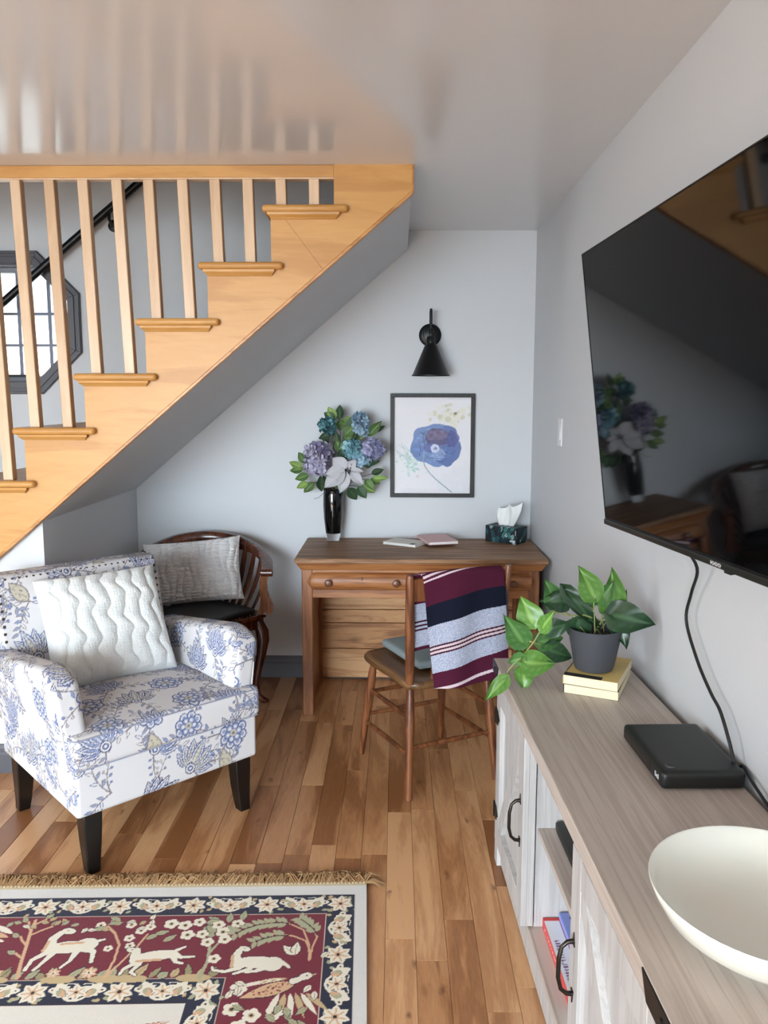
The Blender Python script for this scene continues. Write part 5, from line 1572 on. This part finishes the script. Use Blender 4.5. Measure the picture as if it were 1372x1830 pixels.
# inner field figures
for c, a_, L_ in (((-0.62, 0.58), -0.35, 0.15), ((-0.57, 0.60), -0.6, 0.13), ((-0.66, 0.56), 2.8, 0.09), ((-0.86, 0.57), 2.9, 0.13), ((-0.80, 0.56), -0.3, 0.08)):
    cv.poly(leaf_poly(c, a_, L_, 0.011, 9), lin(150, 60, 60)); cv.poly(leaf_poly(c, a_, L_ * 0.97, 0.009, 9), PEACH)
cv.c[~inb(0.036, 0.056)] = lin(214, 212, 208)
cv.c[~inb(-1, 0.010)] = lin(200, 182, 146)
P = np.stack([X_, -D_, 0.0085 + 0.0006 * np.sin(X_ * 900) * np.sin(D_ * 900)], 1)
P[:, 2] += np.where((dx_ > .036) & (dd_ > .056), 0.001, 0)
n0 = len(P)
Q = grid_quads(len(gx), len(gd))[:, ::-1]
# sides down to the floor
ix = np.concatenate([np.arange(0, len(gd)), np.arange(1, len(gx)) * len(gd) + len(gd) - 1, (len(gx) - 1) * len(gd) + np.arange(len(gd) - 2, -1, -1), np.arange(len(gx) - 2, 0, -1) * len(gd)])
low = P[ix].copy(); low[:, 2] = 0.0005
P = np.concatenate([P, low]); m_ = len(ix); k = np.arange(m_)
Q = np.concatenate([Q, np.stack([ix[k], n0 + k, n0 + (k + 1) % m_, ix[(k + 1) % m_]], 1)])
finish('rug_pile', np_mesh('rug_pile', P, Q), RUGM, rug, colors=np.concatenate([cv.c, np.tile(lin(186, 170, 140), (m_, 1))]), angle=60)
rf = random.Random(6)
mb, mk = MB(), MB()
n = 330
for k in range(n):
    xx = -RW + RW * (k + 0.5) / n
    if k % 2 == 0: mk.sphere((xx, 0.004, 0.006), 0.0052, 6, 4)
    for q in range(3):
        x0 = xx + rf.uniform(-0.003, 0.003)
        a_ = rf.gauss(0.15 * math.sin(xx * 9), 0.38)
        L_ = rf.uniform(0.055, 0.080)
        mb.tube([(x0, 0.004, 0.007), (x0 + math.sin(a_) * L_ * 0.5, 0.004 + math.cos(a_) * L_ * 0.5, 0.010 + rf.uniform(0, 0.014)), (x0 + math.sin(a_ * 1.5) * L_, 0.004 + math.cos(a_ * 1.5) * L_, 0.0025 + rf.uniform(0, 0.005))], [0.0022, 0.0019, 0.0009], 3, cap=False)
for k in range(26):
    a_ = rf.uniform(0.9, 2.1); L_ = rf.uniform(0.04, 0.06)
    mb.tube([(-0.006, 0.004, 0.007), (math.sin(a_) * L_ * 0.5, 0.006 + math.cos(a_) * L_ * 0.4, 0.012), (math.sin(a_) * L_, 0.002 + math.cos(a_) * L_ * .8, 0.003)], [0.0016, 0.0014, 0.0008], 3, cap=False)
tag(mb.build('fringe', FRINGEM, rug), kind='stuff')
tag(mk.build('fringe_knots', KNOTM, rug), kind='stuff')

# ================================================================== TELEVISION STAND
SO = (0.307, 2.417, 0)
ts = empty('tv_stand', SO, R(2.1)); tag(ts, 'grey washed farmhouse television stand with barn style doors along the right wall', 'tv stand')
SM = Matrix.Translation(SO) @ Matrix.Rotation(R(2.1), 4, 'Z')


def sw(v, u, z=0.0):            # stand coordinates (depth v, length u) to world
    return SM @ Vector((v, -u, z))


def sbox(mb, v0, v1, u0, u1, z0, z1): return mb.box(v0, v1, -u1, -u0, z0, z1)


def spart(name, boxes, mat, parent=None, bev=0.0015):
    mb = MB()
    for b_ in boxes: sbox(mb, *b_)
    return mb.build(name, mat, parent or ts, smooth=True, bevel=bev)


SLEN, ST = 1.50, 0.66
spart('stand_top', [(0, 0.395, 0, SLEN, ST - 0.038, ST)], STANDT, bev=0.002)
for u0 in (0.015, SLEN - 0.06):
    spart('leg', [(0.012, 0.056, u0, u0 + 0.045, 0, ST - 0.038)], STANDF)
    spart('leg', [(0.345, 0.385, u0, u0 + 0.045, 0, ST - 0.038)], STANDF)
    spart('side_panel', [(0.056, 0.345, u0 + 0.012, u0 + 0.03, 0.05, ST - 0.038)], STANDF)
spart('base_rail', [(0.024, 0.040, 0.06, SLEN - 0.06, 0.008, 0.074)], STANDF)
spart('bottom_panel', [(0.024, 0.38, 0.045, SLEN - 0.045, 0.074, 0.09)], STANDT)
spart('back_panel', [(0.376, 0.383, 0.06, SLEN - 0.06, 0.09, ST - 0.038)], STANDF)
spart('partition', [(0.040, 0.376, 0.452, 0.478, 0.09, ST - 0.038)], STANDF)
spart('partition', [(0.040, 0.376, 0.972, 0.998, 0.09, ST - 0.038)], STANDF)
spart('shelf', [(0.045, 0.376, 0.478, 0.972, 0.350, 0.366)], STANDT)


def door(u0, u1, mirror):
    z0, z1 = 0.098, 0.614
    d = spart('door', [(0.018, 0.034, u0 + 0.004, u1 - 0.004, z0 + 0.004, z1 - 0.004)], STANDF)
    fw_ = 0.062
    spart('door_frame', [(0.003, 0.0185, u0, u0 + fw_, z0, z1), (0.003, 0.0185, u1 - fw_, u1, z0, z1), (0.003, 0.0185, u0 + fw_, u1 - fw_, z1 - fw_, z1), (0.003, 0.0185, u0 + fw_, u1 - fw_, z0, z0 + fw_), (0.0185, 0.036, u0 if mirror else u1 - 0.004, u0 + 0.004 if mirror else u1, z0, z1)], STANDF, d)
    a_, b_ = u0 + fw_, u1 - fw_
    zl, zh = z0 + fw_, z1 - fw_
    h_ = 0.035
    if not mirror: pl_ = [(a_, zl), (a_ + h_, zl), (b_, zh - h_), (b_, zh), (b_ - h_, zh), (a_, zl + h_)]
    else: pl_ = [(b_, zl), (b_ - h_, zl), (a_, zh - h_), (a_, zh), (a_ + h_, zh), (b_, zl + h_)]
    MB().prism([(-p[0], p[1]) for p in pl_], 'X', 0.0045, 0.0185).build('diagonal_brace', STANDF, d, smooth=False, bevel=0.001)
    hu = u1 - 0.032 if not mirror else u0 + 0.032
    zc_ = 0.375
    pts = [(0.008, -hu, zc_ + 0.056), (-0.010, -hu, zc_ + 0.054), (-0.021, -hu, zc_ + 0.044), (-0.026, -hu, zc_ + 0.02), (-0.0265, -hu, zc_ - 0.02), (-0.021, -hu, zc_ - 0.044), (-0.010, -hu, zc_ - 0.054), (0.008, -hu, zc_ - 0.056)]
    mb = MB().tube(pts, [0.0055, 0.0045, 0.0042, 0.0045, 0.0045, 0.0042, 0.0045, 0.0055], 10)
    for s_ in (-1, 1):
        mb.prism([(-hu - 0.007, zc_ + s_ * 0.047), (-hu + 0.007, zc_ + s_ * 0.047), (-hu, zc_ + s_ * 0.074)], 'X', 0.0005, 0.003)
    mb.build('handle', BRONZE, d)
    he = u0 if not mirror else u1
    sg = 1 if not mirror else -1
    for zc_ in (0.50, 0.195):
        mb = MB()
        sbox(mb, 0.0005, 0.003, *sorted((he, he + sg * 0.03)), zc_ - 0.022, zc_ + 0.022)
        mb.prism([(-(he + sg * 0.03), zc_ + 0.018), (-(he + sg * 0.03), zc_ - 0.018), (-(he + sg * 0.052), zc_)], 'X', 0.0005, 0.003)
        sbox(mb, -0.002, 0.003, *sorted((he - sg * 0.006, he + sg * 0.004)), zc_ - 0.024, zc_ + 0.024)
        mb.build('hinge', BLACKM, d, smooth=False)


door(0.062, 0.487, False)
door(0.963, SLEN - 0.062, True)
for u0, u1, tip in ((0.0, 0.075, 0.10), (1.383, SLEN, 1.362)):
    mb = MB().prism([(-u0, ST - 0.0375), (-u1, ST - 0.0375), (-u1, ST - 0.0005), (-u0, ST - 0.0005)], 'X', -0.0022, 0.0001)
    s_ = 1 if u0 == 0 else -1
    e = u1 if s_ == 1 else u0
    mb.prism([(-e, ST - 0.0375), (-e, ST - 0.0005), (-(e + s_ * 0.022), ST - 0.0005)], 'X', -0.0022, 0.0001)
    mb.lathe([(0.005, 0), (0.005, 0.002), (0.002, 0.003)], 10, M=Matrix.Translation((-0.0022, -(u0 + u1) / 2, ST - 0.019)) @ Matrix.Rotation(R(-90), 4, 'Y'))
    mb.build('corner_bracket', BLACKM, ts, smooth=False)

# things on the shelves of the stand
o = empty('media_player', sw(0.19, 0.615, 0.366), R(2.1)); tag(o, 'flat black media box on the open middle shelf of the stand', 'media player')
P, N_, Q = rounded_box((-0.105, -0.125, 0.002), (0.15, 0.125, 0.026), 0.006, 0.02)
finish('casing', np_mesh('casing', P, Q), BLACKP, o)
MB().box(-0.09, -0.07, -0.1, -0.08, 0, 0.003).box(-0.09, -0.07, 0.08, 0.1, 0, 0.003).box(0.11, 0.13, -0.1, -0.08, 0, 0.003).box(0.11, 0.13, 0.08, 0.1, 0, 0.003).build('foot', BLACKP, o, smooth=False)


def card_box(name, label, v0, v1, u0, u1, z0, z1, base, paint):
    o = empty(name, sw((v0 + v1) / 2, (u0 + u1) / 2, z0), R(2.1)); tag(o, label, 'board game', 'board games on the bottom shelf of the stand')
    hx_, hy_ = (v1 - v0) / 2, (u1 - u0) / 2
    P, N_, Q = rounded_box((-hx_, -hy_, 0.0), (hx_, hy_, z1 - z0), 0.0015, 0.003)
    col = np.tile(np.array(lin(*base)), (len(P), 1))
    ax = np.argmax(np.abs(N_), 1)
    top = np.where((ax == 2) & (N_[:, 2] > 0))[0]; fr_ = np.where((ax == 0) & (N_[:, 0] < 0))[0]
    ct = Canvas(P[top, 0] + hx_, hy_ - P[top, 1], lin(*base)); cf = Canvas(hy_ - P[fr_, 1], P[fr_, 2], lin(*base))
    paint(ct, cf, hx_ * 2, hy_ * 2, z1 - z0)
    col[top] = ct.c; col[fr_] = cf.c
    finish('carton', np_mesh('carton', P, Q), ATTRP, o, colors=col)
    return o


def glyphs(cv, x0, y0, dx, dy, n, h, col, seed, gap=1.5):
    r_ = random.Random(seed)
    for k in range(n):
        x, y = x0 + dx * k, y0 + dy * k
        px_, py_ = (-dy, dx); l = math.hypot(dx, dy); px_, py_ = px_ / l * h, py_ / l * h
        cv.line([(x, y), (x + px_, y + py_)], h * 0.12, col)
        if r_.random() < 0.7: cv.line([(x + px_, y + py_), (x + px_ + dx * 0.5, y + py_ + dy * 0.5)], h * 0.12, col)
        if r_.random() < 0.6: cv.line([(x + px_ * .5, y + py_ * .5), (x + px_ * .5 + dx * 0.45, y + py_ * .5 + dy * 0.45)], h * 0.12, col)
        if r_.random() < 0.5: cv.line([(x + dx * .5, y + dy * .5), (x + px_ + dx * 0.5, y + py_ + dy * 0.5)], h * 0.12, col)


def paintA(ct, cf, w, l, h):
    ct.poly([(0, 0), (0.040, 0), (0.040, l), (0, l)], lin(222, 224, 230))
    ct.poly([(0, 0), (0.1, 0), (0.1, 0.018), (0, 0.012)], lin(206, 58, 58))
    ct.line([(0.034, 0.02), (0.034, l)], 0.0011, lin(40, 40, 50))
    ct.poly([(0.040, 0.025), (w, 0.025), (w, l), (0.040, l)], lin(168, 34, 62))
    for k in range(9): ct.ell(0.052 + 0.012 * (k % 2), 0.08 + 0.034 * k, 0.009, 0.007, lin(238, 232, 236))
    glyphs(ct, 0.021, 0.09, 0.0, 0.0085, 19, 0.010, lin(112, 66, 122), 3)
    cf.poly([(0.02, 0.008), (l * 0.74, 0.008), (l * 0.74, h - 0.008), (0.02, h - 0.008)], lin(214, 84, 82))
    glyphs(cf, 0.03, 0.010, 0.014, 0.0, 12, h - 0.022, lin(236, 208, 200), 5)


def paintB(ct, cf, w, l, h):
    ct.poly([(0.022, 0.02), (w - 0.01, 0.02), (w - 0.01, l), (0.022, l)], lin(20, 24, 56)); ct.poly([(0.026, 0.024), (w, 0.024), (w, l), (0.026, l)], lin(136, 126, 120))
    ct.ell(0.07, 0.06, 0.034, 0.03, lin(120, 96, 50)); ct.ell(0.07, 0.06, 0.030, 0.026, lin(224, 200, 122)); ct.poly([(0.026, 0.13), (w, 0.13), (w, 0.25), (0.026, 0.25)], lin(92, 112, 176))


def paintC(ct, cf, w, l, h):
    cf.poly([(0.05, 0.004), (0.085, 0.004), (0.07, h - 0.004)], lin(200, 60, 66)); ct.poly([(0.03, 0.06), (w, 0.06), (w, l), (0.03, l)], lin(226, 226, 232))


card_box('board_game_box', 'red board game box with a white text strip on the bottom shelf', 0.062, 0.34, 0.482, 0.755, 0.09, 0.119, (206, 70, 68), paintA)
card_box('board_game_box', 'blue board game box lying on top of the red one', 0.104, 0.345, 0.486, 0.752, 0.1192, 0.136, (128, 142, 206), paintB)
card_box('board_game_box', 'white board game box beside the red one on the bottom shelf', 0.058, 0.34, 0.765, 0.962, 0.09, 0.118, (222, 222, 228), paintC)

# paperbacks under the plant
BKC = plain('tan_paperback_cover', (204, 176, 108), 0.6, var=0.15, bscale=50)
BKC2 = plain('black_paperback_cover', (34, 30, 28), 0.5)
bc = SM @ Matrix.Translation((0.262, -0.2295, 0))
for k, (z, lab, mat_, dr) in enumerate(((ST, 'lower paperback of the pair under the potted plant', BKC2, 0.6), (ST + 0.0256, 'upper paperback with a tan cover under the potted plant', BKC, -0.6))):
    o = empty('paperback_book', bc @ Vector((0, 0, z)), R(2.1 - 27.2 + dr)); tag(o, lab, 'book', 'paperbacks under the plant')
    MB().box(-0.0715, 0.0735, -0.110, 0.110, 0.0008, 0.0243).build('pages', PAPER, o, smooth=False)
    mb = MB().box(-0.074, 0.074, -0.1105, 0.1105, 0.0, 0.0008).box(-0.074, 0.074, -0.1105, 0.1105, 0.0243, 0.0251).box(-0.074, -0.0716, -0.1105, 0.1105, 0, 0.0251)
    mb.build('cover', mat_, o, smooth=False)
    if k: MB().box(-0.0735, 0.03, -0.1105, -0.085, 0.02511, 0.0253).build('cover_print', BKC2, o, smooth=False)

# potted philodendron
po = (0.560, 2.182, ST + 0.051)
pp_ = empty('potted_plant', po); tag(pp_, 'trailing heart leaf philodendron in a charcoal pot standing on two books', 'plant')
MB().lathe([(0.046, 0.0), (0.052, 0.003), (0.056, 0.015), (0.0745, 0.112), (0.0752, 0.119), (0.073, 0.121), (0.070, 0.118), (0.066, 0.09), (0.01, 0.088)], 40).build('pot', POTM, pp_)
MB().lathe([(0.0665, 0.092), (0.05, 0.098), (0.01, 0.100)], 24).build('soil', SOIL, pp_)
IP = Matrix.Translation((-po[0], -po[1], -po[2]))
rq = random.Random(12)
for b_, t_, w, k in PLANT_LEAVES:
    up = Vector(t_) - Vector(b_)
    if b_[0] > 0.59 and t_[0] > 0.64: t_ = (t_[0] - 0.004, t_[1] - 0.03, t_[2])
    nrm = (rq.uniform(-0.35, 0.35), -1, rq.uniform(0.0, 0.6))
    t_ = tuple(Vector(b_) + (Vector(t_) - Vector(b_)) * 1.06)
    place_leaf('leaf', heart, b_, t_, w * 1.3, nrm, {'b': LEAF_B, 'm': LEAF_M, 'd': LEAF_D}[k], pp_, po)
mb = MB(IP).tube([tuple(Vector(p)) for p in PLANT_VINE], 0.0022, 6)
mb.build('vine', STEM, pp_)
cen = Vector((0.56, 2.182, 0.808))
for b_, t_, w, k in PLANT_LEAVES:
    b3 = Vector(b_)
    if b3.x > 0.45: s0 = cen + Vector((rq.uniform(-0.03, 0.03), rq.uniform(-0.03, 0.03), 0))
    else: s0 = min([Vector(p) for p in PLANT_VINE], key=lambda q: (q - b3).length + (0.02 if q.z < b3.z - 0.02 else 0))
    mid = s0.lerp(b3, 0.5) + Vector((0, 0, 0.012 if b3.x > 0.45 else 0.004))
    MB(IP).tube([s0, mid, b3], 0.0017, 5).build('petiole', STEM, pp_)

# set-top box
o = empty('set_top_box', sw(0.303, 0.7275, ST), R(2.1)); tag(o, 'black set top box on the stand below the television', 'set top box')
P, N_, Q = rounded_box((-0.089, -0.1275, 0.003), (0.089, 0.1275, 0.041), 0.009, 0.0085)
finish('casing', np_mesh('casing', P, Q), BLACKP, o, angle=60)
MB().box(-0.07, 0.07, -0.11, 0.11, 0, 0.004).build('base_pad', BLACKM, o, smooth=False)
MB().box(-0.0893, -0.0885, -0.06, 0.117, 0.012, 0.030).build('front_window', SCREEN, o, smooth=False)
tcv = bpy.data.curves.new('logo_lettering', 'FONT'); tcv.body = 'Bell'; tcv.size = 0.016; tcv.extrude = 0.0002; tcv.align_x = 'CENTER'
tcv.materials.append(SWITCHP)
tob = bpy.data.objects.new('logo_tmp', tcv); lm = bpy.data.meshes.new_from_object(tob); bpy.data.objects.remove(tob)
to = bpy.data.objects.new('logo_lettering', lm); COL.objects.link(to); to.parent = o
to.matrix_local = Matrix.Translation((-0.0895, -0.098, 0.017)) @ Matrix(((0, 0, -1, 0), (-1, 0, 0, 0), (0, 1, 0, 0), (0, 0, 0, 1)))
MB().lathe([(0.011, 0.0408), (0.011, 0.0414), (0.009, 0.0416), (0.008, 0.0412)], 24, c=(-0.062, -0.098, 0)).build('power_button', SCREEN, o)

# bowl
bw = empty('ceramic_bowl', (0.566, 1.122, ST)); tag(bw, 'large shallow cream ceramic bowl at the near end of the stand', 'bowl')
MB().lathe([(0.01, 0.004), (0.092, 0.004), (0.094, 0.0), (0.100, 0.0), (0.103, 0.006), (0.130, 0.015), (0.154, 0.034), (0.169, 0.060), (0.1765, 0.079), (0.1755, 0.0805), (0.1720, 0.079), (0.164, 0.061), (0.149, 0.039), (0.127, 0.022), (0.098, 0.014), (0.05, 0.012), (0.004, 0.011)], 72).build('bowl_body', CERAMIC, bw, angle=60)

# ================================================================== TELEVISION
ang, tilt = R(5.0), R(6.78)
Xa = Vector((math.sin(ang), -math.cos(ang), 0)); nn = Vector((-math.cos(ang), -math.sin(ang), 0))
Ya = Vector((0, 0, 1)) * math.cos(tilt) + nn * math.sin(tilt); Za = nn * math.cos(tilt) - Vector((0, 0, 1)) * math.sin(tilt)
TM = Matrix.Identity(4)
for r in range(3):
    TM[r][0], TM[r][1], TM[r][2], TM[r][3] = Xa[r], Ya[r], Za[r], (0.592, 2.231, 1.127)[r]
TM = TM @ Matrix.Rotation(R(1.4), 4, 'Z')
tv = empty('television', mat=TM); tag(tv, 'large black flat screen television tilted down on the right wall', 'television')
TW, TH = 1.312, 0.738
MB().box(0.002, TW - 0.002, 0.010, TH - 0.002, -0.0015, 0.0).build('screen', SCREEN, tv, smooth=False)
mb = MB()
for x0, x1, y0, y1 in ((0, TW, TH - 0.003, TH), (0, 0.003, 0.0, TH), (TW - 0.003, TW, 0, TH), (0, TW, 0, 0.010)):
    mb.box(x0, x1, y0, y1, -0.012, 0.0012)
mb.box(0.003, TW - 0.003, 0.01, TH - 0.003, -0.012, -0.0016)
mb.build('bezel', BLACKM, tv, smooth=False)
MB().box(-0.001, TW + 0.001, -0.010, 0.006, -0.014, 0.006).build('bottom_bar', plain('gunmetal_bar', (44, 44, 42), 0.35, 0.4), tv, smooth=False, bevel=0.003)
MB().box(0.12, TW - 0.12, 0.06, 0.40, -0.026, -0.012).build('rear_housing', BLACKP, tv, smooth=False)
mb = MB()
for k in range(7):
    x0 = TW / 2 - 0.022 + 0.0065 * k
    mb.box(x0, x0 + 0.0014, -0.006, 0.002, 0.006, 0.0065)
    if k % 2 == 0: mb.box(x0, x0 + 0.005, -0.0024, -0.0012, 0.006, 0.0065)
    else: mb.box(x0, x0 + 0.004, 0.001, 0.002, 0.006, 0.0065); mb.box(x0, x0 + 0.004, -0.006, -0.005, 0.006, 0.0065)
mb.build('maker_mark', SWITCHP, tv, smooth=False)
MB().box(TW / 2 + 0.03, TW / 2 + 0.055, -0.014, -0.009, -0.008, 0.005).build('sensor', BLACKP, tv, smooth=False)
MB().box(TW / 2 - 0.2, TW / 2 + 0.2, 0.40, 0.50, -0.115, -0.0125).build('wall_mount', BLACKM, tv, smooth=False)

# cables
cb = [(0.640, 1.78, 1.150), (0.690, 1.80, 1.085), (0.704, 1.864, 1.009), (0.706, 1.893, 0.935), (0.708, 1.818, 0.860), (0.712, 1.740, 0.810), (0.714, 1.69, 0.788), (0.716, 1.645, 0.745), (0.720, 1.63, 0.715), (0.724, 1.62, 0.690)]
def smooth_pts(p, n=6):
    p = [Vector(q) for q in p]; out = []
    for i in range(len(p) - 1):
        p0, p1, p2, p3 = p[max(i - 1, 0)], p[i], p[i + 1], p[min(i + 2, len(p) - 1)]
        for k in range(n):
            t = k / n
            out.append(0.5 * ((2 * p1) + (p2 - p0) * t + (2 * p0 - 5 * p1 + 4 * p2 - p3) * t * t + (3 * p1 - p0 - 3 * p2 + p3) * t ** 3))
    return out + [p[-1]]
CAB = plain('black_cable', (14, 14, 15), 0.5)
c1 = MB().tube(smooth_pts(cb), 0.0038, 8).build('television_cable', CAB); tag(c1, 'black cable hanging from the television down the right wall', 'cable')
b1 = sw(0.393, 0.80, ST + 0.02)
cb2 = [tuple(b1), tuple(b1 + Vector((0.012, -0.01, 0.012))), (0.732, 1.56, ST + 0.030), (0.737, 1.50, ST + 0.012), (0.738, 1.44, ST + 0.006), (0.744, 1.40, ST - 0.03), (0.746, 1.38, ST - 0.10)]
c2 = MB().tube(smooth_pts(cb2), 0.0034, 8).build('set_top_box_cable', CAB); tag(c2, 'black cable running from the set top box behind the stand', 'cable')
